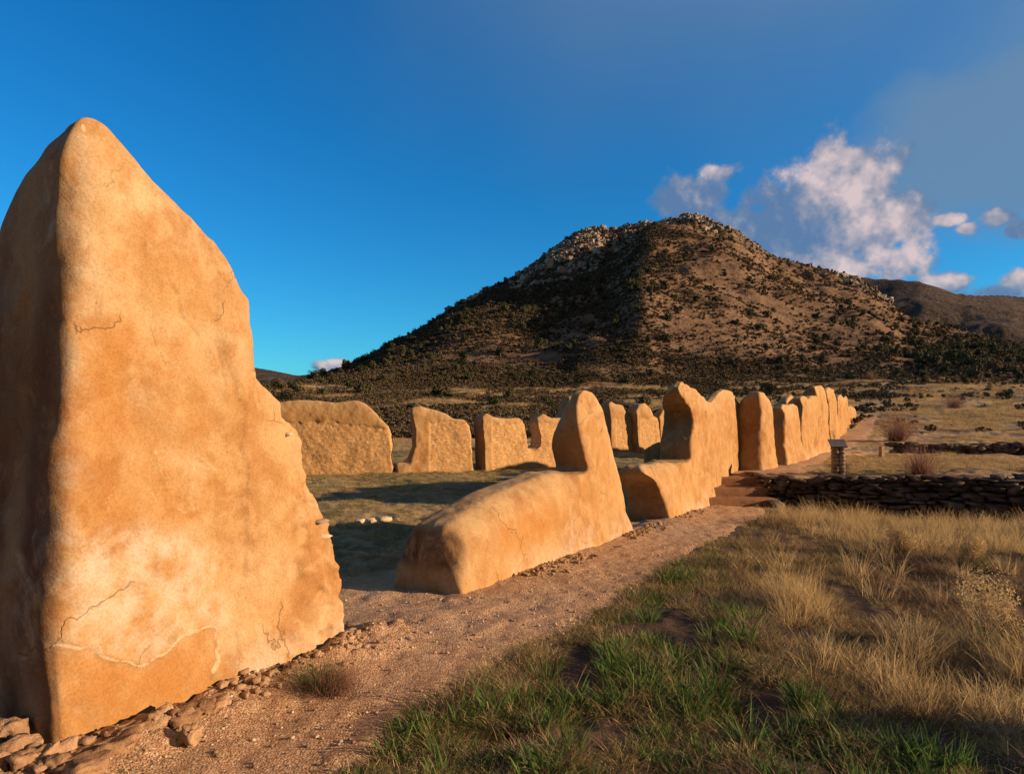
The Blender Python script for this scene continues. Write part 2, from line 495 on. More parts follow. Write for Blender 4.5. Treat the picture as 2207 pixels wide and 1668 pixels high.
def hill_material(name, tint=(1, 1, 1)):
    m, t, b, o = mat_new(name)
    P = t.new('ShaderNodeNewGeometry').outputs['Position']
    a = t.noise(P, 0.022, 6, 0.6, 0.3)
    c = t.noise(P, 0.22, 7, 0.7, 0.2)
    mp = t.new('ShaderNodeMapping'); mp.inputs['Scale'].default_value = (0.6, 0.6, 2.2); t.l.new(P, mp.inputs['Vector'])
    str_ = t.noise(mp.outputs[0], 0.12, 6, .7)
    v = t.m('ADD', t.m('MULTIPLY', a, .3), t.m('ADD', t.m('MULTIPLY', c, .35), t.m('MULTIPLY', str_, .35)))
    col = t.ramp(v, [(0.36, (0.07, 0.045, 0.028)), (0.46, (0.19, 0.115, 0.065)), (0.55, (0.32, 0.20, 0.115)), (0.66, (0.42, 0.275, 0.165))])
    rk = attr(t, 'rock')
    vo = t.new('ShaderNodeTexVoronoi'); vo.inputs['Scale'].default_value = 0.22
    t.l.new(t.vm('ADD', P, t.vm('SCALE', t.noise(P, .4, 3, .6, 0, 'Color'), scale=3.0)), vo.inputs['Vector'])
    sp = t.new('ShaderNodeSeparateColor'); t.l.new(vo.outputs['Color'], sp.inputs[0])
    rc = t.ramp(t.m('ADD', t.m('MULTIPLY', sp.outputs[0], .6), t.m('MULTIPLY', c, .4)),
                [(0.2, (0.16, 0.11, 0.08)), (0.5, (0.34, 0.255, 0.19)), (0.8, (0.50, 0.41, 0.32))])
    rf = t.m('MULTIPLY', rk, t.ss(t.noise(P, .09, 6, .7), 0.38, 0.55))
    col = t.mix(rf, col, rc)
    col = t.mix(1.0, col, tint, 'MULTIPLY')
    t.put(b.inputs['Base Color'], col)
    hgt = t.m('MULTIPLY', t.ss(vo.outputs['Distance'], 0.0, 0.8, 1.0, 0.0), rf)
    n1 = bump(t, hgt, 1.0, 4.0, None)
    n2 = bump(t, c, 0.9, 1.6, None, n1)
    bump(t, t.noise(P, 1.3, 5, .7), 0.7, 0.35, b, n2)
    return m


M_GROUND = ground_material()
M_PATH = path_material()
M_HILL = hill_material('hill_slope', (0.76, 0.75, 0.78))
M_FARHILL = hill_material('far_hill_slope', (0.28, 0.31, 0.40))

# ------------------------------------------------------------------ terrain
WO = np.array([-2.17, 3.2]); WD = np.array([0.515, 0.857]); WN = np.array([0.857, -0.515])


def wall_sn(x, y):
    dx, dy = x - WO[0], y - WO[1]
    return dx * WD[0] + dy * WD[1], dx * WN[0] + dy * WN[1]


TER = 0.47
_br = np.array([0, 30, 36, 45, 60, 80, 100, 130])
_bz = np.array([0, 0.0, 0.25, 0.9, 2.2, 4.1, 6.1, 9.0])

SKY_PTS = [(-1500, 895, 150), (-400, 885, 150), (0, 875, 150), (545, 868, 160), (620, 850, 190), (690, 824, 235), (760, 790, 290), (800, 768, 310), (850, 735, 340),
           (885, 722, 350), (930, 694, 370), (1000, 655, 395), (1060, 618, 405), (1095, 604, 410), (1130, 582, 415), (1200, 528, 430), (1245, 495, 440), (1285, 486, 440),
           (1330, 492, 445), (1375, 478, 450), (1410, 480, 455), (1445, 474, 460), (1485, 470, 460), (1530, 478, 460), (1580, 497, 450), (1620, 520, 440),
           (1665, 550, 430), (1700, 558, 420), (1750, 572, 410), (1800, 584, 400), (1840, 598, 390), (1880, 620, 380), (1920, 650, 360), (1945, 676, 345),
           (2000, 694, 330), (2080, 712, 310), (2207, 748, 290), (2400, 800, 250), (2900, 850, 200), (4500, 890, 160)]
FAR_PTS = [(-600, 850, 1300), (0, 820, 1300), (350, 800, 1300), (480, 792, 1250), (545, 792, 1200), (590, 799, 1200), (640, 811, 1150), (680, 806, 1100), (740, 815, 1100), (900, 840, 1100), (1300, 800, 1100), (1600, 640, 1000), (1780, 590, 950),
           (1830, 592, 930), (1880, 600, 920), (1930, 601, 910), (1985, 606, 900), (2020, 618, 880), (2060, 632, 870), (2110, 636, 900), (2160, 634, 950), (2207, 638, 1000), (2400, 650, 1000), (3000, 790, 1000)]


def polar(pts):
    th, R, Z = [], [], []
    for (px, py, r) in pts:
        v = ray(px, py)
        hl = math.hypot(v[0], v[1])
        th.append(math.atan2(v[0], v[1])); R.append(r); Z.append(EYE + v[2] / hl * r)
    return np.array(th), np.array(R), np.array(Z)


S_TH, S_R, S_Z = polar(SKY_PTS)
F_TH, F_R, F_Z = polar(FAR_PTS)


def _resample(th, R, Z, ws, zs):
    tt = np.linspace(th.min(), th.max(), 4000)
    dt = tt[1] - tt[0]
    def sm(v, w_):
        k = np.exp(-(np.arange(-400, 401) * dt / w_) ** 2); k /= k.sum()
        return np.convolve(np.pad(v, 400, 'edge'), k, 'valid')
    slope = np.interp(tt, th, Z / R)
    Rs = sm(np.interp(tt, th, R), ws)
    return tt, Rs, sm(slope, zs) * Rs


_r0, _s0 = S_R.copy(), (S_Z - EYE)
S_TH, S_R, S_Z = _resample(S_TH, S_R, S_Z, 60 / F, 7 / F)
F_TH, F_R, F_Z = _resample(F_TH, F_R, F_Z, 60 / F, 7 / F)


def thpx(px, py=700):
    v = ray(px, py); return math.atan2(v[0], v[1])


def gauss(t, c, wl, wr):
    w_ = np.where(t < c, wl, wr)
    return np.exp(-((t - c) / w_) ** 2)


def WALLY(x):
    return 13.36 - 0.33 * (np.clip(x, 4.86, 16.5) - 4.86)


def terrain(x, y, fine=True):
    x = np.asarray(x, float); y = np.asarray(y, float)
    r = np.hypot(x, y)
    th = np.arctan2(x, y)
    s, n = wall_sn(x, y)
    z = np.interp(r, _br, _bz)
    # terrace held by the stone wall
    ye = np.where(x < 4.85, 14.05, WALLY(x) + 0.12)
    ter = np.clip((y - ye) / 0.12, 0, 1) * np.clip((n + 1.0) / 0.6, 0, 1)
    ter = ter * (1 - sstep(r, 45, 80))
    z = z + (TER + 0.03 * np.clip(x - 5, 0, 4)) * ter - 0.20 * (1 - ter) * sstep(x, 4.9, 6.8) * sstep(y - WALLY(x), -3.2, -0.6) * (1 - sstep(r, 40, 50))
    # mountain
    R = np.interp(th, S_TH, S_R); Zs = np.interp(th, S_TH, S_Z)
    t = np.clip((r - 100) / np.maximum(R - 100, 10), 0, 1)
    b100 = 6.1
    zh = b100 + 0.06 * (r - 100) * (1 - t) ** 2 + (Zs - b100) * t ** (0.98 + 0.34 * sstep(th, thpx(1250), thpx(1480)))
    # spurs and gullies
    am = np.clip((Zs - 30) / 90, 0, 1)
    sh = (t ** 1.2) * (1 - t) * 3.2
    pass
    k = 1 / F
    c0 = thpx(1455) - (1 - t) * 60 * k
    f = 19 * gauss(th, c0, 60 * k, 260 * k) - 24 * gauss(th, c0 - 170 * k, 150 * k, 95 * k) + 9 * gauss(th, c0 - 250 * k, 40 * k, 60 * k) * sstep(t, .6, .8)
    f = f - 5 * gauss(th, c0 - 350 * k, 60 * k, 60 * k) * sstep(t, .5, .8) + 6 * gauss(th, c0 - 450 * k, 50 * k, 60 * k) * sstep(t, .6, .85)
    zh = zh + f * am * sh
    rd = fbm(x / 60, y / 60, 0, 4, 5)
    zh = zh + (rd * 5 * am + 1.4 * fbm(x / 16, y / 16, 0, 3, 15) * (0.4 + am)) * np.clip(t * 6, 0, 1) * np.clip((1 - t) * 5, 0.12, 1)
    # crags near the top and along the left ridge
    cr = np.abs(fbm(x / 14, y / 14, 0, 4, 8)) * 5 + np.abs(fbm(x / 5, y / 5, 0, 3, 9)) * 2.0
    zh = zh + (cr - 5.0) * am * sstep(t, 0.55, 0.8) * np.clip((1 - t) * 8, 0.35, 1) * 0.9
    over = np.clip(r - R, 0, None)
    zh = zh - over * 0.32 + np.minimum(over, 1) * 0
    z = np.where(r > 100, zh, z)
    # far ridges
    FR = np.interp(th, F_TH, F_R); FZ = np.interp(th, F_TH, F_Z)
    tf = np.clip((r - 500) / (FR - 500), 0, 1)
    zf = -10 + (FZ + 10) * tf ** 1.1 + fbm(x / 110, y / 110, 0, 5, 33) * 16 * np.clip((1 - tf) * 4, 0.05, 1) * np.clip(tf * 3, 0, 1) - np.clip(r - FR, 0, None) * 0.3
    z = np.where(r > 480, np.maximum(z, zf), z)
    if fine:
        pthm = np.clip((n - 1.25) / 0.3, 0, 1)
        inn = np.clip((-n - 0.9) / 0.6, 0, 1)
        rough = np.maximum(pthm, inn) * (1 - sstep(r, 60, 90))
        z = z + rough * (0.035 * fbm(x * 1.7, y * 1.7, 0, 3, 21) + 0.02 * fbm(x * 6, y * 6, 0, 2, 22))
        z = z + (1 - sstep(r, 40, 90)) * 0.02 * fbm(x * .5, y * .5, 0, 2, 25)
        z = z + sstep(r, 30, 60) * (1 - sstep(r, 100, 140)) * 0.35 * fbm(x / 7, y / 7, 0, 3, 26)
        # heaped soil at the foot of the walls
        z = z + 0.06 * np.exp(-((n - 0.08) / 0.26) ** 2) * (s < 2.4) * (0.8 + .8 * np.abs(fbm(x * 7, y * 7, 0, 3, 44))) + 0.03 * np.exp(-((n - 0.1) / 0.35) ** 2) * (1 - sstep(s, 9, 11)) * (0.6 + 0.6 * vnoise(s * 1.1, 0, 0, 41))
        z = z + (1 - pthm) * (1 - inn) * 0.010 * fbm(x * 5, y * 5, 0, 3, 27)
    return z


def polar_sheet(name, r0, r1, nr, th0, th1, nt, mat, zfun, cols=None, lin=False, full=False):
    rr = np.linspace(r0, r1, nr) if lin else np.geomspace(r0, r1, nr)
    tt = np.linspace(th0, th1, nt)
    RR, TT = np.meshgrid(rr, tt, indexing='ij')
    X = RR * np.sin(TT); Y = RR * np.cos(TT)
    Z = zfun(X, Y)
    V = np.stack([X.ravel(), Y.ravel(), Z.ravel()], 1)
    i, j = np.meshgrid(np.arange(nr - 1), np.arange(nt - 1), indexing='ij')
    a = (i * nt + j).ravel()
    Fq = np.stack([a, a + 1, a + nt + 1, a + nt], 1)[:, ::-1]
    me = np_mesh(name, V, Fq, mat, True, {k: f(X, Y, Z).ravel() for k, f in (cols or {}).items()})
    return mobj(name, me)


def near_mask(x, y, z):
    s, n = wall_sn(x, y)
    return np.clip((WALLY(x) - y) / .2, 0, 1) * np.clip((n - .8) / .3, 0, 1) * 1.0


def green_mask(x, y, z):
    s, n = wall_sn(x, y)
    court = np.clip((-n - 1.0) / .8, 0, 1) * (1 - sstep(np.hypot(x, y), 30, 40))
    lawn = np.clip((y - 13.4) / .3, 0, 1) * (n > 0) * (1 - sstep(y, 15, 18)) * np.clip((n - 1.4) / .6, 0, 1)
    return np.maximum(court, lawn) * (0.6 + 0.4 * np.clip(fbm(x * .8, y * .8, 0, 3, 77) + .3, 0, 1))


def rock_mask(x, y, z):
    r = np.hypot(x, y); th = np.arctan2(x, y)
    px, py = proj(x, y, z)
    R = np.interp(th, S_TH, S_R)
    t = (r - 100) / (R - 100)
    m1 = sstep(t, 0.60, 0.90) * sstep(px, 1040, 1180) * (1 - sstep(px, 1560, 1700))
    m2 = gauss(px, 1200, 90, 90) * sstep(t, 0.45, 0.65)
    m3 = gauss(px, 1005, 40, 45) * sstep(t, 0.6, 0.75)
    m4 = gauss(px, 1900, 120, 40) * sstep(t, 0.75, 0.9)
    return np.clip(np.maximum.reduce([m1, m2, m3 * .9, m4 * .8, 0.08 + 0 * px]), 0, 1)


TL, TR = math.radians(-52), math.radians(56)
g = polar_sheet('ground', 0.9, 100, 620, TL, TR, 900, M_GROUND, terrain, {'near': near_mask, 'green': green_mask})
tag(g, kind='structure')
g2 = polar_sheet('ground', 0.02, 100, 60, TR, 2 * math.pi + TL, 120, M_GROUND, lambda x, y: terrain(x, y) - 0.0, {'near': near_mask, 'green': green_mask})
tag(g2, kind='structure')
g3 = polar_sheet('ground', 0.02, 0.9, 8, TL, TR, 30, M_GROUND, terrain, {'near': near_mask, 'green': green_mask})
tag(g3, kind='structure')
h1 = polar_sheet('mountain', 100, 520, 420, math.radians(-50), math.radians(54), 1000, M_HILL, terrain, {'rock': rock_mask}, lin=True)
tag(h1, kind='structure')
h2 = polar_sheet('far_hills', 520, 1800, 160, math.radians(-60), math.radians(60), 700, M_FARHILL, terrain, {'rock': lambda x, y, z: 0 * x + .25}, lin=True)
tag(h2, kind='structure')
h3 = polar_sheet('plain', 100, 9000, 60, math.radians(54), 2 * math.pi + math.radians(-50), 90, M_HILL,
                 lambda x, y: np.minimum(terrain(x, y), 6.1 - 0.02 * (np.hypot(x, y) - 100)) - 0.01, {'rock': lambda x, y, z: 0 * x})
tag(h3, kind='structure')


# ------------------------------------------------------------------ path
def path_right(s):
    return 1.08 + 0.10 * sstep(-s, -2.5, 0.5) + 0.10 * vnoise(s * 1.3, 0, 0, 3) + 0.05 * vnoise(s * 4.1, 0, 0, 4)


def build_path():
    ss = np.arange(-2.6, 11.25, 0.035)
    L = []
    nn = np.concatenate([np.arange(-3.2, 1.6, 0.035)])
    S, N = np.meshgrid(ss, nn, indexing='ij')
    X = WO[0] + S * WD[0] + N * WN[0]; Y = WO[1] + S * WD[1] + N * WN[1]
    # left limit: only spills inwards between the first and the second wall
    gap = -0.35 - 1.3 * np.exp(-((S - 2.6 - 0.25 * N) / 1.0) ** 2) - .08 * vnoise(S * 2, N * 0, 0, 6)
    gap = np.minimum(gap, -2.9 * (S < -0.1))
    inside = np.minimum(path_right(S) - N, N - gap)
    Z = terrain(X, Y) + 0.022 * np.clip(inside / 0.12, -1.6, 1) - 0.004
    Z = Z + 0.006 * fbm(X * 11, Y * 11, 0, 3, 91) + 0.003 * vnoise(X * 45, Y * 45, 0, 92)
    keep = inside > -0.16
    nS, nN = S.shape
    i, j = np.meshgrid(np.arange(nS - 1), np.arange(nN - 1), indexing='ij')
    ok = keep[:-1, :-1] & keep[1:, :-1] & keep[:-1, 1:] & keep[1:, 1:]
    a = (i * nN + j)[ok]
    Fq = np.stack([a, a + nN, a + nN + 1, a + 1], 1)[:, ::-1]
    V = np.stack([X.ravel(), Y.ravel(), Z.ravel()], 1)
    used = np.unique(Fq)
    mp = np.zeros(len(V), int); mp[used] = np.arange(len(used))
    o = mobj('path', np_mesh('path', V[used], mp[Fq], M_PATH, True))
    tag(o, kind='structure')
    # upper path on the terrace, along the far walls
    ss = np.arange(13.0, 48, 0.12)
    nn = np.arange(-0.5, 2.0, 0.12)
    S, N = np.meshgrid(ss, nn, indexing='ij')
    X = WO[0] + S * WD[0] + N * WN[0]; Y = WO[1] + S * WD[1] + N * WN[1]
    inside = np.minimum(np.minimum(1.25 + .15 * vnoise(S, 0 * S, 0, 8) - N, N + .5), Y - 14.2)
    Z = terrain(X, Y) + 0.03 * np.clip(inside / 0.15, -1.5, 1)
    keep = (inside > -0.2) & (Y > 14.15)
    nS, nN = S.shape
    i, j = np.meshgrid(np.arange(nS - 1), np.arange(nN - 1), indexing='ij')
    ok = keep[:-1, :-1] & keep[1:, :-1] & keep[:-1, 1:] & keep[1:, 1:]
    a = (i * nN + j)[ok]
    Fq = np.stack([a, a + nN, a + nN + 1, a + 1], 1)[:, ::-1]
    V = np.stack([X.ravel(), Y.ravel(), Z.ravel()], 1)
    used = np.unique(Fq)
    mp = np.zeros(len(V), int); mp[used] = np.arange(len(used))
    tag(mobj('upper_path', np_mesh('upper_path', V[used], mp[Fq], M_PATH, True)), kind='structure')


build_path()

# ------------------------------------------------------------------ adobe walls
def laplace(V, E, it, lam=0.5, w=None):
    nv = len(V)
    deg = np.bincount(E.ravel(), minlength=nv).astype(float)[:, None]
    deg[deg == 0] = 1
    for _ in range(it):
        acc = np.zeros_like(V)
        for c in range(3):
            acc[:, c] = np.bincount(E[:, 0], weights=V[E[:, 1], c], minlength=nv) + np.bincount(E[:, 1], weights=V[E[:, 0], c], minlength=nv)
        dl = lam * (acc / deg - V)
        V = V + (dl if w is None else dl * w[:, None])
    return V


def voxel_mesh(me, vox):
    o = bpy.data.objects.new('tmp', me)
    C.objects.link(o)
    md = o.modifiers.new('r', 'REMESH'); md.mode = 'VOXEL'; md.voxel_size = vox; md.adaptivity = 0
    dg = bpy.context.evaluated_depsgraph_get()
    ev = o.evaluated_get(dg)
    m2 = bpy.data.meshes.new_from_object(ev)
    C.objects.unlink(o); bpy.data.objects.remove(o); bpy.data.meshes.remove(me)
    nv = len(m2.vertices)
    V = np.zeros(nv * 3, np.float32); m2.vertices.foreach_get('co', V); V = V.reshape(-1, 3).astype(float)
    E = np.zeros(len(m2.edges) * 2, np.int32); m2.edges.foreach_get('vertices', E); E = E.reshape(-1, 2)
    nf = len(m2.polygons)
    L = np.zeros(len(m2.loops), np.int32); m2.loops.foreach_get('vertex_index', L)
    tot = np.zeros(nf, np.int32); m2.polygons.foreach_get('loop_total', tot)
    assert (tot == 4).all()
    bpy.data.meshes.remove(m2)
    return V, E, L.reshape(-1, 4)


def plane_sz(P0, d, nrm, px, py):
    r = ray(px, py)
    o = np.array([0, 0, EYE])
    N3 = np.array([nrm[0], nrm[1], 0])
    t = np.dot(np.array([P0[0], P0[1], 0]) - np.array([0, 0, 0]), N3) / np.dot(r, N3)
    q = o + r * t
    return float(np.dot(q[:2] - P0[:2], d)), float(q[2])


def adobe_wall(name, label, b0, b1, outline, zb=0.0, thick=0.6, vox=0.02, sigma=0.09, taper=0.45, flare=0.10,
               cat='wall', group=None, amp=0.02, seed=1, attrs=None, cap=None, far=0.0, hole=None, post=None, stub=None, tmin=0.35, back=False, tall=0.0, tmin2=None, pivot=0.12, wfun=None, shade_stain=0.5, peakk=1.0):
    tmin2 = tmin if tmin2 is None else tmin2
    P0 = gp(*b0, zb); P1 = gp(*b1, zb)
    d = (P1 - P0)[:2]; d /= np.linalg.norm(d)
    nrm = np.array([d[1], -d[0]])
    pts = [plane_sz(P0, d, nrm, *p) for p in outline]
    # drop the foot below the ground
    pts = [(s, z) for s, z in pts]
    s0, s1 = pts[0][0], pts[-1][0]
    poly = [(s0, zb - 0.25)] + pts + [(s1, zb - 0.25)]
    bm = bmesh.new()

    def prism(poly, n0, n1):
        vs = [bm.verts.new((s, n0, z)) for s, z in poly]
        f = bm.faces.new(vs)
        r_ = bmesh.ops.extrude_face_region(bm, geom=[f])
        nv_ = [e for e in r_['geom'] if isinstance(e, bmesh.types.BMVert)]
        for v in nv_: v.co.y = n1
        bmesh.ops.triangulate(bm, faces=[f_ for f_ in bm.faces if len(f_.verts) > 4])

    def prism2(poly, s0_, s1_):
        vs = [bm.verts.new((s0_, n_, z)) for n_, z in poly]
        f = bm.faces.new(vs)
        r_ = bmesh.ops.extrude_face_region(bm, geom=[f])
        for v in [e for e in r_['geom'] if isinstance(e, bmesh.types.BMVert)]: v.co.x = s1_
        bmesh.ops.triangulate(bm, faces=[f_ for f_ in bm.faces if len(f_.verts) > 4])
    prism(poly, 0, -thick)
    if stub:
        for sp, n0, n1 in stub:
            prism2(sp, n0, n1)
    bmesh.ops.recalc_face_normals(bm, faces=bm.faces)
    me = bpy.data.meshes.new('t'); bm.to_mesh(me); bm.free()
    V, E, Q = voxel_mesh(me, vox)
    # local top height as a function of s
    ps = np.array(poly)
    sg = np.linspace(ps[:, 0].min(), ps[:, 0].max(), 400)
    top = np.full(400, zb)
    for k in range(len(poly) - 1):
        (a, za), (b, zb_) = poly[k], poly[k + 1]
        lo, hi = min(a, b), max(a, b)
        mk = (sg >= lo) & (sg <= hi)
        if hi - lo > 1e-6:
            zz = za + (zb_ - za) * (sg[mk] - a) / (b - a)
            top[mk] = np.maximum(top[mk], zz)
    ker = np.ones(9) / 9
    top = np.convolve(np.pad(top, 4, 'edge'), ker, 'valid')
    ht = np.interp(V[:, 0], sg, top)
    ht_of = lambda q: np.interp(q, sg, top)
    nc = -thick * (0.5 + (pivot - 0.5) * np.clip((ht_of(V[:, 0]) - zb - 0.9) / 0.5, 0, 1))
    dd = np.clip(ht - V[:, 2], 0, None)
    tp = taper + tall * np.clip((ht - zb - 1.05) / 0.7, 0, 1)
    tm = tmin + (tmin2 - tmin) * np.clip((ht - zb - 1.05) / 0.7, 0, 1)
    xq = np.clip(dd / tp, 0, 1)
    f = tm + (1 - tm) * (1 - (1 - xq) ** 2.4)
    main = V[:, 1] > -thick - 0.02
    f = f * (1 - (1 - peakk) * np.clip((ht - zb - 1.05) / 0.5, 0, 1) * sstep(V[:, 2] - zb, 0.55, 1.0))
    off = (V[:, 1] - nc)
    V[:, 1] = np.where(main, nc + off * f, V[:, 1])
    zrel = V[:, 2] - zb
    V[:, 1] += np.where(V[:, 1] > -thick / 2, 1, -1) * flare * np.clip(1 - zrel / 0.9, 0, 1.3) ** 2
    it = int(max(4, (sigma / vox) ** 2 * 2))
    V = laplace(V, E, it, 0.5, wfun(V) if wfun else None)
    # lumps and trowel marks
    n3 = np.zeros_like(V)
    # normals
    a, b_, c, d_ = (V[Q[:, k]] for k in range(4))
    fn = np.cross(c - a, d_ - b_)
    for k in range(4):
        for ax in range(3):
            n3[:, ax] += np.bincount(Q[:, k], weights=fn[:, ax], minlength=len(V))
    ln = np.linalg.norm(n3, axis=1, keepdims=True); ln[ln == 0] = 1; n3 /= ln
    disp = amp * fbm(V[:, 0] * 2.0 + seed * 7, V[:, 1] * 2.0, V[:, 2] * 1.5 + 5, 3, seed) + amp * 0.22 * fbm(V[:, 0] * 11, V[:, 1] * 11, V[:, 2] * 9, 2, seed + 4)
    A = {k: np.zeros(len(V)) for k in ('pale', 'salt', 'orange', 'dark', 'line', 'rubble')}
    A['far'] = np.full(len(V), far)
    A['salt'] = 1.0 * np.clip(1 - zrel / 0.38, 0, 1) * np.clip(0.5 + vnoise(V[:, 0] * 2, 0, V[:, 2] * 2, 61), 0, 1)
    A['pale'] = 0.55 * np.clip(1 - dd / 0.5, 0, 1) if not back else A['pale'] + .3
    A['dark'] = 0.9 * shade_stain * sstep(-n3[:, 0], 0.45, 0.75)  # left-facing ends darkened in colour to deepen their shade
    if cap is not None:
        cz = np.interp(V[:, 0], [plane_sz(P0, d, nrm, *p)[0] for p in cap], [plane_sz(P0, d, nrm, *p)[1] for p in cap])
        edge = cz + 0.05 * fbm(V[:, 0] * 4, 0 * V[:, 0], 0, 3, seed + 9)
        sl = plane_sz(P0, d, nrm, *cap[0])[0]
        rub = sstep(edge - V[:, 2], 0, 0.05) * (n3[:, 1] > -0.2) * sstep(V[:, 0] - sl, 0.02, 0.1)
        A['rubble'] = rub
        disp = disp - rub * (0.028 + 0.008 * np.abs(fbm(V[:, 0] * 7, V[:, 1] * 7, V[:, 2] * 10, 2, seed + 11)) - 0.008 * np.clip(vnoise(V[:, 0] * 19, V[:, 1] * 13, V[:, 2] * 18, seed + 14), 0, 1))
    if attrs:
        disp = attrs(V, n3, A, disp, lambda px, py: plane_sz(P0, d, nrm, px, py))
        for nm, k_ in (('orange', 60), ('pale', 4), ('salt', 30), ('dark', 10)):
            A[nm] = laplace(np.repeat(A[nm][:, None], 3, 1), E, k_)[:, 0]
        disp = laplace(np.repeat(disp[:, None], 3, 1), E, 1)[:, 0]
    V = V + n3 * disp[:, None]
    # to world, origin at the foot of the wall
    org = np.array([P0[0] + d[0] * 0.5 * (s0 + s1) - nrm[0] * thick / 2, P0[1] + d[1] * 0.5 * (s0 + s1) - nrm[1] * thick / 2, zb])
    Wx = P0[0] + V[:, 0] * d[0] + V[:, 1] * nrm[0] - org[0]
    Wy = P0[1] + V[:, 0] * d[1] + V[:, 1] * nrm[1] - org[1]
    W3 = np.stack([Wx, Wy, V[:, 2] - zb], 1)
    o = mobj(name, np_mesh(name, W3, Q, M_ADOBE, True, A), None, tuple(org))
    tag(o, label, cat, group, 'thing')
    return o, P0, d, nrm


def pip(x, y, poly):
    """points in polygon"""
    inside = np.zeros(x.shape, bool)
    n = len(poly)
    for i in range(n):
        x1, y1 = poly[i]; x2, y2 = poly[(i + 1) % n]
        c = ((y1 > y) != (y2 > y)) & (x < (x2 - x1) * (y - y1) / (y2 - y1 + 1e-12) + x1)
        inside ^= c
    return inside


def dist_poly(x, y, pts):
    best = np.full(x.shape, 1e9)
    for (x1, y1), (x2, y2) in zip(pts[:-1], pts[1:]):
        dx, dy = x2 - x1, y2 - y1
        t = np.clip(((x - x1) * dx + (y - y1) * dy) / (dx * dx + dy * dy + 1e-12), 0, 1)
        best = np.minimum(best, np.hypot(x - x1 - t * dx, y - y1 - t * dy))
    return best


# --- the tall near wall
A_OUT = [(108, 1640), (108, 1400), (114, 1200), (126, 1000), (140, 800), (147, 600), (148, 450), (150, 330), (165, 262), (190, 238), (228, 256),
         (266, 298), (304, 352), (372, 428), (442, 500), (495, 552), (510, 598), (522, 632), (540, 646), (541, 690), (534, 722), (542, 780),
         (562, 820), (592, 850), (612, 866), (614, 902), (646, 920), (656, 945), (650, 968), (664, 1005), (684, 1030), (712, 1046),
         (720, 1080), (724, 1115), (722, 1160), (722, 1200), (716, 1260), (720, 1305), (740, 1325), (741, 1392)]


A_OUT = [(x + (20 if k >= 8 else (8 if k >= 7 else 0)) + (6 if 1000 < y < 1320 and k > 8 else 0), y - (6 if 6 < k < 11 else 0)) for k, (x, y) in enumerate(A_OUT)]


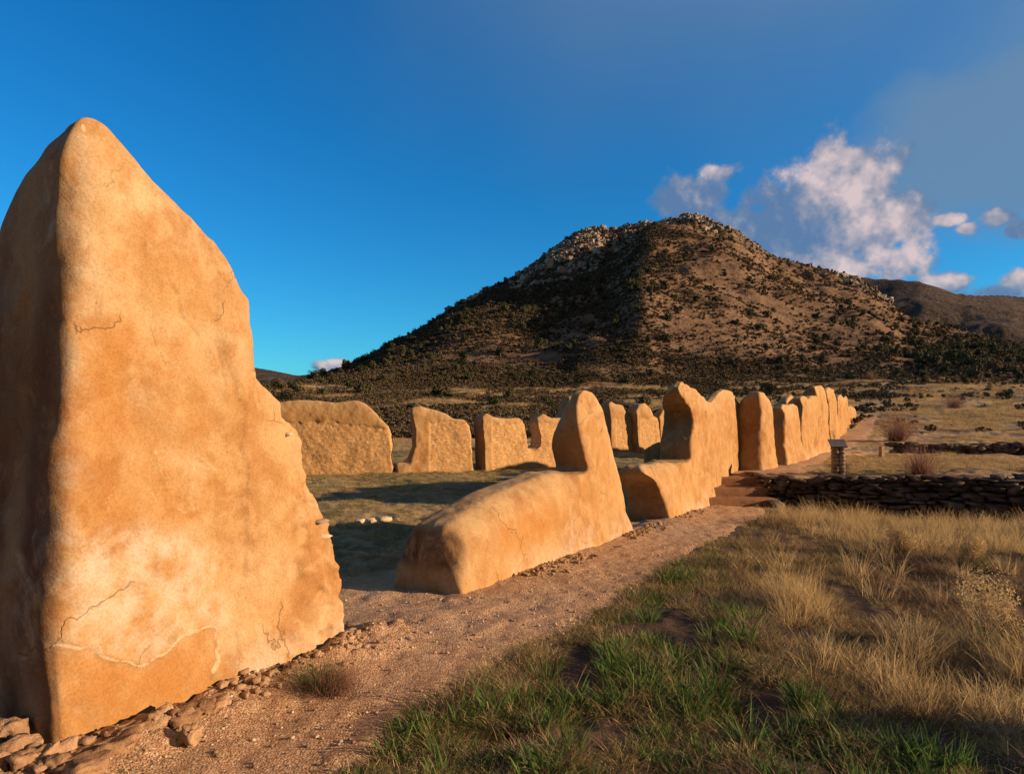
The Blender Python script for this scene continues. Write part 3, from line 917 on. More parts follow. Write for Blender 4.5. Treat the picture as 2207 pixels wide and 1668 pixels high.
def attrs_a(V, n3, A, disp, sz):
    s, z = V[:, 0], V[:, 2]
    front = sstep(n3[:, 1], 0.2, 0.6)
    w1 = 0.03 * fbm(s * 6, 0 * s, z * 6, 3, 71); w2 = 0.03 * fbm(s * 6, 0 * s + 9, z * 6, 3, 72)
    S, Zc = s + w1, z + w2
    edge = [sz(*p) for p in [(130, 1400), (190, 1385), (240, 1425), (295, 1440), (340, 1410), (395, 1370), (460, 1345), (462, 1390), (440, 1450)]]
    low = pip(S, Zc, [sz(*p) for p in [(100, 1395), (190, 1385), (240, 1425), (295, 1440), (340, 1410), (395, 1370), (460, 1345), (462, 1390), (440, 1450), (440, 1700), (60, 1720)]]).astype(float) * front
    dl = dist_poly(S, Zc, edge)
    A['line'] = np.exp(-(dl / 0.010) ** 2) * front
    disp = disp - low * 0.012
    disp = disp + np.exp(-(dl / 0.02) ** 2) * 0.006 * front
    A['orange'] = np.maximum(A['orange'], low * 0.7)
    mid = pip(S, Zc, [sz(*p) for p in [(150, 1150), (300, 1130), (470, 1180), (500, 1330), (460, 1350), (390, 1372), (290, 1440), (190, 1388), (140, 1390)]]).astype(float) * front
    A['salt'] = np.maximum(A['salt'] * (1 - low), mid * .95)
    up = pip(S, Zc, [sz(*p) for p in [(150, 690), (400, 740), (470, 900), (480, 1110), (320, 1140), (150, 1120)]]).astype(float) * front
    A['orange'] = np.maximum(A['orange'], up * .55)
    A['pale'] = np.maximum(A['pale'], .6 * front * sstep(fbm(s * 1.6 + 4, 0 * s, z * 1.6, 3, 73), 0.0, .35))
    pt = pip(S, Zc, [sz(*p) for p in [(240, 440), (300, 380), (370, 440), (360, 460), (290, 462)]]).astype(float) * front
    A['pale'] = np.maximum(A['pale'], pt)
    # pale drips of old plaster in the middle of the face
    wob = [sz(*p) for p in [(225, 1085), (245, 1040), (275, 1010), (300, 970), (318, 985)]]
    wob2 = [sz(*p) for p in [(325, 1110), (330, 1000), (350, 970), (352, 1010), (375, 1060), (390, 1105), (420, 1110), (425, 1060), (420, 1000), (465, 1010), (440, 985), (425, 975)]]
    blob = pip(S, Zc, [sz(*p) for p in [(330, 1112), (332, 990), (352, 965), (400, 985), (425, 972), (468, 1005), (455, 1028), (424, 1030), (428, 1080), (418, 1112), (395, 1108), (375, 1055), (360, 1108)]]).astype(float) * front
    dw = np.minimum(dist_poly(S, Zc, wob), dist_poly(S, Zc, wob2))
    A['line'] = np.maximum(A['line'], 0.62 * np.exp(-(dw / 0.008) ** 2) * front)
    disp = disp + np.exp(-(dw / 0.012) ** 2) * 0.003 * front
    A['pale'] = np.maximum(A['pale'], blob * 0.95)
    # cracks that open in the upper face and along the broken edge
    cr = [[(300, 465), (330, 500), (365, 540), (385, 560), (383, 600)], [(370, 610), (390, 640), (385, 685), (405, 700), (430, 725)],
          [(472, 555), (480, 590), (497, 615), (498, 640)], [(465, 740), (478, 790), (484, 830)], [(440, 535), (420, 560)], [(370, 455), (410, 490), (395, 520)]]
    dc = np.full(len(s), 1e9)
    for ln_ in cr:
        dc = np.minimum(dc, dist_poly(s + w1 * .5, z + w2 * .5, [sz(*p) for p in ln_]))
    disp = disp - np.exp(-(dc / 0.008) ** 2) * 0.012 * front
    # right part is a slightly thicker coat
    stp = [sz(*p) for p in [(470, 520), (480, 760), (520, 900), (540, 1150), (500, 1400), (470, 1560)]]
    sx = np.interp(z, [q[1] for q in stp][::-1], [q[0] for q in stp][::-1])
    right = sstep(S - sx, -0.015, 0.03) * front
    disp = disp + right * 0.012
    # left edge wash
    lw = front * sstep(-(s - (sz(215, 1000)[0])), 0, 0.12)
    A['salt'] = np.maximum(A['salt'], lw * 0.55)
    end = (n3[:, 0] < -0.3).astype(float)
    A['dark'] = np.maximum(A['dark'] * (vnoise(s * 3, V[:, 1] * 5, z * 1.2, 88) * .5 + .6), 0)  # painted shade on the end face, broken up by stain streaks
    A['salt'] = np.maximum(A['salt'], end * 1.5 * np.clip(vnoise(s * 2, V[:, 1] * 5, z * 1.1, 89) - .05, 0, 1))
    # bird droppings at the summit
    for q in [(202, 268, 5, 12), (203, 290, 4, 5), (147, 277, 8, 5), (158, 262, 4, 6), (245, 292, 4, 4)]:
        c = sz(q[0], q[1])
        A['line'] = np.maximum(A['line'], np.exp(-((s - c[0]) / (q[2] / F * 3.6)) ** 2 - ((z - c[1]) / (q[3] / F * 3.6)) ** 2))
    # flaking on the broken right end
    rg = sstep(s, sz(560, 1000)[0], sz(720, 1000)[0])
    disp = disp + rg * 0.022 * fbm(s * 9, V[:, 1] * 9, z * 14, 3, 55) - 0.045 * sstep(n3[:, 0], 0.3, 0.8) * (z < 1.9) * np.abs(fbm(s * 6, V[:, 1] * 8, z * 17, 3, 56))
    A['rubble'] = np.maximum(A['rubble'], sstep(n3[:, 0], 0.45, 0.8) * (z < 1.9))
    return disp


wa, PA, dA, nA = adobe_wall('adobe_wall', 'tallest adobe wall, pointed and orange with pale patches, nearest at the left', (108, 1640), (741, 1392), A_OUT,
                            pivot=0.10, shade_stain=1.0, wfun=lambda V: 0.10 + 0.90 * sstep(-V[:, 0], -1.25, -0.75), thick=1.22, vox=0.0125, sigma=0.085, taper=0.92, flare=0.05, amp=0.022, seed=3, attrs=attrs_a, tmin=0.12)

# --- low wall with the cone-shaped peak
B_OUT = [(985, 1287), (985, 1240), (988, 1180), (996, 1140), (1020, 1117), (1080, 1080), (1140, 1050), (1210, 1022), (1262, 1018), (1276, 1018),
         (1264, 978), (1254, 930), (1251, 880), (1258, 850), (1270, 838), (1290, 846), (1308, 882), (1323, 935), (1339, 980), (1345, 1020), (1347, 1045), (1357, 1095), (1370, 1146)]


def attrs_b(V, n3, A, disp, sz):
    s, z = V[:, 0], V[:, 2]
    front = sstep(n3[:, 1], 0.2, 0.6)
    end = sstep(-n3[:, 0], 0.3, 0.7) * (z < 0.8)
    A['dark'] = np.maximum(A['dark'] * 0.5, end * 0.95 * sstep(z, 0.12, 0.3) * sstep(0.64 - z, 0, 0.12))  # near end: stain patch that also paints its shade darker
    for q in [(1230, 1150, 6, 45), (1135, 1215, 30, 12), (1175, 940, 4, 4)]:
        c = sz(q[0], q[1])
        A['salt'] = np.maximum(A['salt'], np.exp(-((s - c[0]) / (q[2] / F * 8)) ** 2 - ((z - c[1]) / (q[3] / F * 8)) ** 2) * front)
    ln_ = [sz(*p) for p in [(1232, 1195), (1234, 1140), (1232, 1090)]]
    dd = dist_poly(s, z, ln_)
    disp = disp - np.exp(-(dd / 0.02) ** 2) * 0.012 * front
    o_ = pip(s + .05 * fbm(s * 3, 0 * s, z * 3, 3, 7), z, [sz(*p) for p in [(1080, 1130), (1200, 1080), (1225, 1100), (1170, 1160), (1080, 1210)]]) * front
    A['orange'] = np.maximum(A['orange'], o_ * .7)
    return disp


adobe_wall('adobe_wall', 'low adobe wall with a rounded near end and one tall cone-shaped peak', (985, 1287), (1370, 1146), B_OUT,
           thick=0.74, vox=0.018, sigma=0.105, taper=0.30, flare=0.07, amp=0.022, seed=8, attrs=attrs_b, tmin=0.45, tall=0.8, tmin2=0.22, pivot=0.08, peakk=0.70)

# --- wall with beaked peak, behind the cone-shaped one
C_OUT = [(1440, 1125), (1432, 1082), (1420, 1045), (1404, 1022), (1406, 1004), (1440, 997), (1492, 992), (1490, 970), (1491, 950), (1496, 927),
         (1499, 907), (1495, 886), (1484, 866), (1474, 850), (1470, 836), (1478, 820), (1494, 828), (1512, 845), (1530, 864), (1544, 864), (1555, 848),
         (1568, 838), (1586, 846), (1602, 866), (1614, 890), (1617, 950), (1620, 1026)]
adobe_wall('adobe_wall', 'adobe wall with a beak-like peak and a low stepped near end, beside the earth steps', (1440, 1125), (1555, 1078), C_OUT,
           thick=0.62, vox=0.022, sigma=0.10, taper=0.30, flare=0.06, amp=0.03, seed=12, tmin=0.4, tall=0.5, tmin2=0.2,
           stub=[([(-.25, -.2), (-1.30, -.2), (-1.30, 1.05), (-1.0, 1.15), (-.82, 1.12), (-.86, 1.5), (-.76, 1.95), (-.6, 2.1), (-.25, 1.9)], 2.45, 2.95)])

# --- the row on the terrace
GZ = TER
GRP = 'tall rounded adobe wall stubs receding along the upper path'


def zt(pts):  # zoomed-crop pixels to photo pixels
    return [(1150 + x / 2.943, 780 + y / 2.943) for x, y in pts]


adobe_wall('adobe_wall', 'dome-topped adobe wall stub standing alone, first beyond the earth steps', (1639, 1018), (1686, 1010),
           zt([(1440, 700), (1440, 500), (1448, 380), (1450, 290), (1440, 225), (1448, 188), (1475, 192), (1515, 240), (1540, 320), (1545, 500), (1552, 610), (1575, 682)]),
           zb=GZ, thick=0.60, vox=0.03, sigma=0.12, taper=0.5, flare=0.05, amp=0.03, seed=15, far=1, group=GRP)
adobe_wall('adobe_wall', 'long adobe wall with small humps, a notch and a high step, after the dome-topped stub', (1689, 1009), (1792, 982),
           zt([(1588, 680), (1588, 450), (1598, 350), (1583, 285), (1600, 262), (1640, 268), (1660, 258), (1682, 275), (1692, 330), (1694, 430), (1697, 520), (1704, 520),
               (1704, 400), (1712, 290), (1702, 232), (1716, 216), (1750, 235), (1775, 212), (1797, 222), (1795, 190), (1790, 160), (1815, 143), (1840, 155), (1858, 200), (1872, 300), (1878, 480), (1890, 600)]),
           zb=GZ, thick=0.45, vox=0.035, sigma=0.06, taper=0.4, flare=0.10, amp=0.035, seed=18, far=1, group=GRP)
adobe_wall('adobe_wall', 'slim adobe wall stub with a slanting top, right behind the wall with the high step', (1794, 963), (1812, 958),
           zt([(1888, 585), (1880, 300), (1862, 190), (1880, 160), (1906, 175), (1928, 230), (1938, 400), (1938, 570)]),
           zb=GZ, thick=0.5, vox=0.05, sigma=0.10, taper=0.5, flare=0.05, amp=0.04, seed=21, far=1, group=GRP)
adobe_wall('adobe_wall', 'narrow adobe wall stub, third from the far end of the receding row', (1810, 958), (1825, 954),
           zt([(1940, 555), (1938, 225), (1955, 206), (1975, 226), (1988, 300), (1988, 545)]),
           zb=GZ, thick=0.5, vox=0.05, sigma=0.11, taper=0.5, flare=0.05, amp=0.04, seed=23, far=1, group=GRP)
adobe_wall('adobe_wall', 'small pointed adobe stub peeping above the farthest wall of the row', (1822, 952), (1832, 950),
           zt([(1975, 500), (1975, 230), (1988, 218), (2000, 235), (2008, 300), (2010, 500)]),
           zb=GZ, thick=0.6, vox=0.06, sigma=0.11, taper=0.5, flare=0.05, amp=0.04, seed=24, far=1, group=GRP)
adobe_wall('adobe_wall', 'farthest adobe wall at the end of the receding row, low with a worn right edge', (1828, 950), (1850, 944),
           zt([(1992, 520), (1992, 290), (2018, 276), (2044, 292), (2052, 400), (2060, 480)]),
           zb=GZ, thick=0.7, vox=0.06, sigma=0.11, taper=0.5, flare=0.05, amp=0.04, seed=25, far=1, group=GRP)
adobe_wall('adobe_wall', 'small adobe knob just showing above the humped wall on the terrace', (1696, 975), (1720, 972),
           zt([(1605, 560), (1610, 260), (1625, 225), (1645, 212), (1660, 235), (1668, 300), (1690, 560)]),
           zb=0.3, thick=0.6, vox=0.05, sigma=0.10, taper=0.5, flare=0.05, amp=0.04, seed=26, far=1)


# --- the back walls across the yard, their stone cores exposed
def z3(pts):
    return [(550 + x / 2.452, 750 + y / 2.452) for x, y in pts]


adobe_wall('stone_wall', 'widest back wall, smooth plaster cap above rubble masonry, seen beside the tallest wall', (560, 1022), (850, 1018),
           [(560, 1022), (560, 890), (600, 868), (640, 862), (682, 864), (722, 868), (765, 863), (785, 870), (812, 893), (836, 918), (846, 938), (848, 962), (843, 985), (848, 1003), (853, 1020)],
           thick=0.6, vox=0.03, sigma=0.055, taper=0.35, amp=0.025, seed=31, cap=[(540, 905), (640, 910), (720, 903), (770, 915), (850, 918)], far=1, tmin=0.45, flare=0.04)
adobe_wall('stone_wall', 'rubble back wall with a smooth curving left edge sweeping down to a low sill', (862, 1018), (1021, 1014),
           [(856, 1020), (856, 1000), (872, 996), (886, 988), (895, 962), (895, 925), (889, 900), (886, 880), (905, 876), (935, 883), (962, 892), (976, 902), (1000, 905), (1013, 917), (1018, 940), (1020, 975), (1023, 1016)],
           thick=0.62, vox=0.03, sigma=0.055, taper=0.28, amp=0.025, seed=33, cap=[(922, 909), (960, 906), (1021, 912)], far=1, tmin=0.5, flare=0.04)
adobe_wall('stone_wall', 'rubble back wall notched in the middle and rising to a spike behind the cone-shaped peak', (1045, 1014), (1262, 1004),
           [(1045, 1015), (1045, 960), (1041, 925), (1041, 897), (1050, 890), (1066, 900), (1092, 903), (1121, 901), (1134, 911), (1139, 930), (1137, 955), (1140, 965), (1150, 966), (1165, 962),
            (1166, 940), (1160, 918), (1158, 900), (1174, 891), (1190, 900), (1218, 901), (1224, 880), (1228, 856), (1250, 852), (1262, 868), (1266, 1004)],
           thick=0.62, vox=0.032, sigma=0.05, taper=0.22, amp=0.025, seed=35, cap=[(1058, 905), (1100, 908), (1136, 906), (1160, 910), (1225, 912), (1262, 895)], far=1, tmin=0.55, flare=0.04)
adobe_wall('stone_wall', 'distant back wall with a sloping top, between the cone-shaped and the beaked peaks', (1316, 979), (1374, 977),
           [(1317, 980), (1316, 900), (1312, 872), (1318, 864), (1330, 871), (1345, 872), (1353, 890), (1363, 900), (1373, 904), (1375, 940), (1376, 978)],
           thick=1.0, vox=0.045, sigma=0.07, taper=0.3, amp=0.03, seed=37, cap=[(1326, 899), (1376, 901)], far=1, tmin=0.5, flare=0.04)
adobe_wall('stone_wall', 'round-headed distant wall, middle of the small group left of the beaked peak', (1376, 978), (1424, 976),
           [(1377, 979), (1374, 920), (1372, 886), (1380, 872), (1392, 869), (1405, 882), (1410, 896), (1421, 901), (1425, 940), (1426, 977)],
           thick=0.9, vox=0.045, sigma=0.07, taper=0.3, amp=0.03, seed=39, cap=[(1380, 899), (1426, 897)], far=1, tmin=0.5, flare=0.04)
adobe_wall('stone_wall', 'thin distant wall fragment pierced by a notch, touching the beaked wall in view', (1424, 976), (1458, 974),
           [(1425, 976), (1423, 925), (1422, 900), (1429, 886), (1440, 882), (1448, 890), (1447, 905), (1440, 903), (1434, 910), (1434, 925), (1440, 932), (1448, 926), (1460, 930), (1462, 974)],
           thick=0.6, vox=0.045, sigma=0.05, taper=0.25, amp=0.03, seed=41, far=1, tmin=0.5, flare=0.04)

# ------------------------------------------------------------------ stones and masonry
def rock_verts(rng, sx, sy, sz, sub=1, jag=0.25):
    """a lumpy, slightly angular stone"""
    bm = bmesh.new()
    bmesh.ops.create_icosphere(bm, subdivisions=sub + 1, radius=1.0)
    V = np.array([v.co[:] for v in bm.verts]); Fc = np.array([[v.index for v in f.verts] for f in bm.faces])
    bm.free()
    q = 0.55
    V = np.sign(V) * np.abs(V) ** q
    V /= np.abs(V).max()
    so = rng.uniform(0, 50)
    V = V * (1 + jag * fbm(V[:, 0] * 1.3 + so, V[:, 1] * 1.3, V[:, 2] * 1.3 + so, 3, 5))[:, None]
    return V * np.array([sx, sy, sz]) * 0.5, Fc


class Merge:
    def __init__(self):
        self.V, self.F, self.n, self.A = [], [], 0, []

    def add(self, V, Fc, a=0.0):
        self.V.append(V); self.F.append(Fc + self.n); self.n += len(V); self.A.append(np.full(len(V), a) if np.ndim(a) == 0 else a)

    def mesh(self, name, mat, smooth=True, col='rnd'):
        return np_mesh(name, np.concatenate(self.V), np.concatenate(self.F), mat, smooth, {col: np.concatenate(self.A)})


def rotz(V, a):
    c, s = math.cos(a), math.sin(a)
    return np.stack([V[:, 0] * c - V[:, 1] * s, V[:, 0] * s + V[:, 1] * c, V[:, 2]], 1)


def place_stone(name, label, loc, dims, rz, mat, seed, cat='stone', group=None, parent=None, sub=1, tilt=0.0, jag=0.25):
    rng = np.random.default_rng(seed)
    V, Fc = rock_verts(rng, *dims, sub=sub, jag=jag)
    V = rotz(V, rz)
    if tilt:
        c, s = math.cos(tilt), math.sin(tilt)
        V = np.stack([V[:, 0] * c - V[:, 2] * s, V[:, 1], V[:, 0] * s + V[:, 2] * c], 1)
    me = np_mesh(name, V, Fc, mat, True)
    if parent is not None:
        loc = tuple(np.array(loc) - np.array(parent.location))
    o = mobj(name, me, parent, tuple(loc))
    if parent is None: tag(o, label, cat, group)
    return o


def tz(x, y):
    return float(terrain(np.array([x]), np.array([y]))[0])


# retaining wall of dry-laid stones, right of the steps
rng = np.random.default_rng(5)
mg = Merge()
zb_ = -0.42
WA = math.atan(-0.33)
rows = 12
for r_ in range(rows):
    x = 4.86 + rng.uniform(0, .15)
    while x < 15.5:
        zt_ = 0.47 + 0.03 * min(max(x - 5, 0), 4)
        rh = (zt_ + .02 - zb_) / rows
        wst = rng.uniform(0.10, 0.42)
        hst = rh * rng.uniform(0.7, 1.45)
        V, Fc = rock_verts(rng, wst * 1.04, 0.34, hst * 1.05, 1, 0.48)
        ta = rng.normal(0, .10); V = np.stack([V[:, 0] * math.cos(ta) - V[:, 2] * math.sin(ta), V[:, 1], V[:, 0] * math.sin(ta) + V[:, 2] * math.cos(ta)], 1)
        V = rotz(V, WA + rng.normal(0, .10)) + np.array([x + wst / 2, float(WALLY(x + wst / 2)) - 0.08 * (rows - r_) / rows + rng.uniform(-.07, .06), zb_ + rh * (r_ + .5) + rng.uniform(-.02, .02) + 0.02 * math.sin(x * 2.1 + r_)])
        if rng.random() > .04: mg.add(V, Fc, rng.random())
        x += wst + rng.uniform(-.01, 0.035)
for k in range(60):                                 # uneven top course
    x = rng.uniform(5.0, 15.0)
    V, Fc = rock_verts(rng, rng.uniform(.12, .40), .3, rng.uniform(.04, .11), 1, 0.3)
    mg.add(rotz(V, WA + rng.uniform(-.4, .4)) + np.array([x, float(WALLY(x)) + rng.uniform(-.04, .14), .48 + 0.03 * min(max(x - 5, 0), 4)]), Fc, rng.random())
for k in range(70):                                 # tumbled stones at its foot
    x = rng.uniform(5.0, 15.0)
    V, Fc = rock_verts(rng, rng.uniform(.12, .35), .25, rng.uniform(.08, .18), 1, 0.3)
    yy = float(WALLY(x)) - rng.uniform(.12, .45)
    mg.add(rotz(V, rng.uniform(-.9, .9)) + np.array([x, yy, float(terrain(np.array([x]), np.array([yy]))[0]) + .03]), Fc, rng.random())
rh = .085
# return against the steps
for r_ in range(7):
    y = 13.5
    while y < 14.3:
        l_ = rng.uniform(.15, .35)
        V, Fc = rock_verts(rng, 0.28, l_, rh * 1.1, 1, 0.18)
        mg.add(V + np.array([4.97 + rng.uniform(-.02, .02), y + l_ / 2, -.08 + rh * (r_ + .5)]), Fc, rng.random())
        y += l_
o = mobj('retaining_wall', mg.mesh('retaining_wall', M_DSTONE))
tag(o, 'dark low dry-laid stone retaining wall holding the terrace right of the earth steps', 'stone wall', kind='thing')

# earth steps with timber-like edges
st = empty('garden_steps', (4.4, 13.2, 0)); tag(st, 'reddish earth steps climbing from the gravel path to the terrace', 'steps', kind='thing')
rises = [(12.72, 0.155), (13.18, 0.31), (13.64, 0.47)]
for k, (yy, zt2) in enumerate(rises):
    y1 = rises[k + 1][0] if k < 2 else 14.3
    s0_, _n = wall_sn(4.0, yy)
    xl = WO[0] + (yy - WO[1]) / WD[1] * WD[0] - 0.15
    nx, ny = 26, 12
    xs = np.linspace(xl, 4.92, nx)
    prof = [(yy - 0.02, zt2 - 0.2), (yy - 0.012, zt2 - 0.03), (yy + 0.01, zt2 - 0.004), (yy + 0.05, zt2)] + [(yy + 0.05 + (y1 + .02 - yy - .05) * t_, zt2 - 0.012 * math.sin(t_ * 3.1)) for t_ in np.linspace(.15, 1, 8)]
    V = []
    for x_ in xs:
        for (py_, pz_) in prof:
            V.append((x_ - 4.4, py_ - 13.2 + 0.025 * float(vnoise(x_ * 2.2, k * 3.1, 0, 2)), pz_ + 0.012 * float(vnoise(x_ * 3, py_ * 3, 0, 3))))
    n_ = len(prof)
    Fq = [[i * n_ + j, (i + 1) * n_ + j, (i + 1) * n_ + j + 1, i * n_ + j + 1] for i in range(nx - 1) for j in range(n_ - 1)]
    me = np_mesh('step', np.array(V), np.array(Fq), M_TREAD, True)
    mobj('step', me, st)
# stones beside the lowest step
for k, (px, py, dx, dz) in enumerate([(1668, 1088, .35, .18), (1690, 1078, .3, .2), (1655, 1070, .22, .12)]):
    q = gp(px, py, 0.04)
    place_stone('loose_rock', ['blocky rock at the right end of the lowest earth step', 'upright rock between the lowest earth step and the stone wall', 'small rock resting on the right side of the earth steps'][k],
                tuple(q), (dx, .25, dz), k, M_DSTONE, 60 + k, 'rock')

# interpretive pedestal on the terrace
def box_bm(bm, x0, x1, y0, y1, z0, z1, bev=0.0):
    r_ = bmesh.ops.create_cube(bm, size=1.0)
    for v in r_['verts']:
        v.co = Vector(((x0 + x1) / 2 + v.co.x * (x1 - x0), (y0 + y1) / 2 + v.co.y * (y1 - y0), (z0 + z1) / 2 + v.co.z * (z1 - z0)))
    if bev:
        ed = list({e for v in r_['verts'] for e in v.link_edges})
        bmesh.ops.bevel(bm, geom=ed, offset=bev, segments=2, affect='EDGES', profile=0.6)


pq = gp(1807, 1026, TER)
ped = empty('trail_marker', tuple(pq)); ped.rotation_euler = (0, 0, math.radians(-14))
tag(ped, 'short stone pedestal with a slanted dark metal top, standing on the terrace edge', 'trail marker')
mg = Merge()
rng = np.random.default_rng(9)
for r_ in range(8):
    for q_ in range(2):
        V, Fc = rock_verts(rng, .135, .24, .088, 1, .12)
        mg.add(V + np.array([(-.058 if q_ == 0 else .058) + rng.uniform(-.006, .006), rng.uniform(-.01, .01), .04 + r_ * .074]), Fc, rng.random())
mobj('stone_base', mg.mesh('stone_base', M_STONE), ped)
bm = bmesh.new()
box_bm(bm, -.155, .155, -.17, .17, -.012, .012, .004)
box_bm(bm, -.12, .12, -.12, .12, -.06, -.0125, .004)
me = bpy.data.meshes.new('metal_top'); bm.to_mesh(me); bm.free(); me.materials.append(M_METAL)
tp_ = mobj('metal_top', me, ped, (0, 0, .66)); tp_.rotation_euler = (math.radians(24), 0, 0)

q = gp(1900, 996, TER)
bm = bmesh.new()
box_bm(bm, -.05, .05, -.05, .05, -.1, .30, .012)
for v in bm.verts: v.co.x += .01 * math.sin(v.co.z * 40)
me = bpy.data.meshes.new('wooden_stake'); bm.to_mesh(me); bm.free(); me.materials.append(M_WOOD)
o = mobj('wooden_stake', me, None, (q[0], q[1], tz(q[0], q[1]))); o.rotation_euler = (0.03, 0.05, .3)
tag(o, 'short pale stake standing in dry grass right of the upper path', 'stake')

# second low stone ruin line farther out on the terrace
mg = Merge(); rng = np.random.default_rng(15)
for k in range(330):
    px = rng.uniform(1925, 2330); q = gp(px, 985 + 0.010 * (px - 1900), TER)
    V, Fc = rock_verts(rng, rng.uniform(.14, .42), .3, rng.uniform(.08, .18), 1, .4)
    mg.add(V + np.array([q[0], q[1] + rng.uniform(-.2, .2), tz(q[0], q[1]) + rng.uniform(0.0, .27)]), Fc, rng.random())
tag(mobj('low_ruin_wall', mg.mesh('low_ruin_wall', M_DSTONE)), 'low dark line of foundation stones across the dry grass field, beyond the stake', 'stone wall', kind='thing')

# ---- foundation rubble of the tallest wall (its parts) and broken courses on its right end
fs = [(28, 1612, .34, .22, .22), (85, 1655, .30, .22, .20), (10, 1660, .3, .2, .16), (135, 1672, .22, .15, .12), (235, 1628, .30, .16, .10), (300, 1590, .34, .16, .10), (355, 1565, .22, .15, .12),
      (395, 1560, .20, .18, .15), (430, 1540, .16, .14, .10), (410, 1592, .13, .12, .09), (470, 1530, .18, .12, .07), (180, 1668, .26, .15, .10), (510, 1500, .16, .10, .06)]
for k, (px, py, a_, b_, c_) in enumerate(fs):
    q = gp(px, py, 0.03)
    place_stone('foundation_stone', '', (q[0], q[1], 0.055), (a_ * .7, b_ * .8, c_ * .9), math.atan2(WD[1], WD[0]) + rng.uniform(-.3, .3), M_RUBBLE, 200 + k, parent=wa, sub=3, jag=.55)
es = [(722, 1120, .09, .028), (727, 1152, .09, .045), (724, 1190, .09, .055), (727, 1275, .10, .024), (738, 1316, .08, .04), (652, 938, .03, .03)]
for k, (px, py, a_, c_) in enumerate(es):
    s_, z_ = plane_sz(PA, dA, nA, px, py)
    for j in range(1):
        dep = 0.13
        q = np.array([PA[0] + dA[0] * (s_ - rng.uniform(.06, .085)) - nA[0] * dep, PA[1] + dA[1] * (s_ - .065) - nA[1] * dep, z_ + rng.uniform(-.01, .01)])
        place_stone('exposed_stone', '', tuple(q), (a_ * 1.4, .2, c_), math.atan2(dA[1], dA[0]) + rng.uniform(-.3, .3), M_PALE if k % 3 else M_STONE, 300 + 2 * k + j, parent=wa, sub=1, jag=.2)

# loose stones one could pick up
LS = [(760, 1350, .10, 'reddish stone at the foot of the tallest wall\'s right end'), (775, 1128, .16, 'pale flat stone lying on the shaded lawn between the two nearest walls'), (795, 1122, .20, 'pale stone with a chipped top on the shaded lawn'),
      (828, 1127, .22, 'largest pale stone on the shaded lawn, behind the low wall'), (850, 1120, .18, 'greyish flat stone near the low wall on the shaded lawn'), (735, 1133, .14, 'small pale stone close to the tallest wall on the lawn'),
      (455, 1512, .06, 'small stone beside the foundation rubble of the tallest wall'), (540, 1525, .05, 'brown pebble-like stone below the dry shrub'), (1165, 1190, .07, 'flat dark stone against the foot of the low wall'),
      (880, 1385, .05, 'small stone left of the green tuft on the path'), (1390, 1118, .10, 'flat stone between the low wall and the beaked wall'), (700, 1620, .045, 'single pale stone on the near part of the path')]
for k, (px, py, sz_, lb) in enumerate(LS):
    q = gp(px, py, 0.02)
    place_stone('loose_stone', lb, (q[0], q[1], tz(q[0], q[1]) + sz_ * .18), (sz_, sz_ * .75, sz_ * .45), k * 1.3, M_PALE if k in (1, 2, 3, 5, 11) else M_STONE, 400 + k, sub=2)


# ------------------------------------------------------------------ scatter machinery
def instances(name, protos, P, rz, scl, idx, label=None, cat=None, tilt=None):
    """one object that repeats the given meshes at many points (for what nobody could count)"""
    me = bpy.data.meshes.new(name)
    n = len(P)
    me.vertices.add(n); me.vertices.foreach_set('co', np.asarray(P, np.float32).ravel())
    a = me.attributes.new('rz', 'FLOAT_VECTOR', 'POINT')
    rv = np.zeros((n, 3), np.float32); rv[:, 2] = rz
    if tilt is not None: rv[:, :2] = tilt
    a.data.foreach_set('vector', rv.ravel())
    a = me.attributes.new('scl', 'FLOAT', 'POINT'); a.data.foreach_set('value', np.asarray(scl, np.float32))
    a = me.attributes.new('idx', 'INT', 'POINT'); a.data.foreach_set('value', np.asarray(idx, np.int32))
    o = mobj(name, me)
    ng = bpy.data.node_groups.new(name, 'GeometryNodeTree')
    ng.interface.new_socket('Geometry', in_out='INPUT', socket_type='NodeSocketGeometry')
    ng.interface.new_socket('Geometry', in_out='OUTPUT', socket_type='NodeSocketGeometry')
    N, L = ng.nodes, ng.links
    gi = N.new('NodeGroupInput'); go = N.new('NodeGroupOutput')
    jn = N.new('GeometryNodeGeometryToInstance')
    for pm in reversed(protos):
        po = bpy.data.objects.new(pm.name, pm)
        oi = N.new('GeometryNodeObjectInfo'); oi.inputs['Object'].default_value = po
        L.new(oi.outputs['Geometry'], jn.inputs[0])
    io = N.new('GeometryNodeInstanceOnPoints')
    L.new(gi.outputs[0], io.inputs['Points']); L.new(jn.outputs[0], io.inputs['Instance'])
    io.inputs['Pick Instance'].default_value = True

    def na(nm, ty):
        nd = N.new('GeometryNodeInputNamedAttribute'); nd.data_type = ty; nd.inputs['Name'].default_value = nm
        return nd.outputs[0]
    L.new(na('idx', 'INT'), io.inputs['Instance Index'])
    er = N.new('FunctionNodeEulerToRotation'); L.new(na('rz', 'FLOAT_VECTOR'), er.inputs[0])
    L.new(er.outputs[0], io.inputs['Rotation'])
    cx = N.new('ShaderNodeCombineXYZ')
    sa = na('scl', 'FLOAT')
    for k in range(3): L.new(sa, cx.inputs[k])
    L.new(cx.outputs[0], io.inputs['Scale'])
    L.new(io.outputs[0], go.inputs[0])
    md = o.modifiers.new('scatter', 'NODES'); md.node_group = ng
    tag(o, label, cat, kind='stuff')
    return o


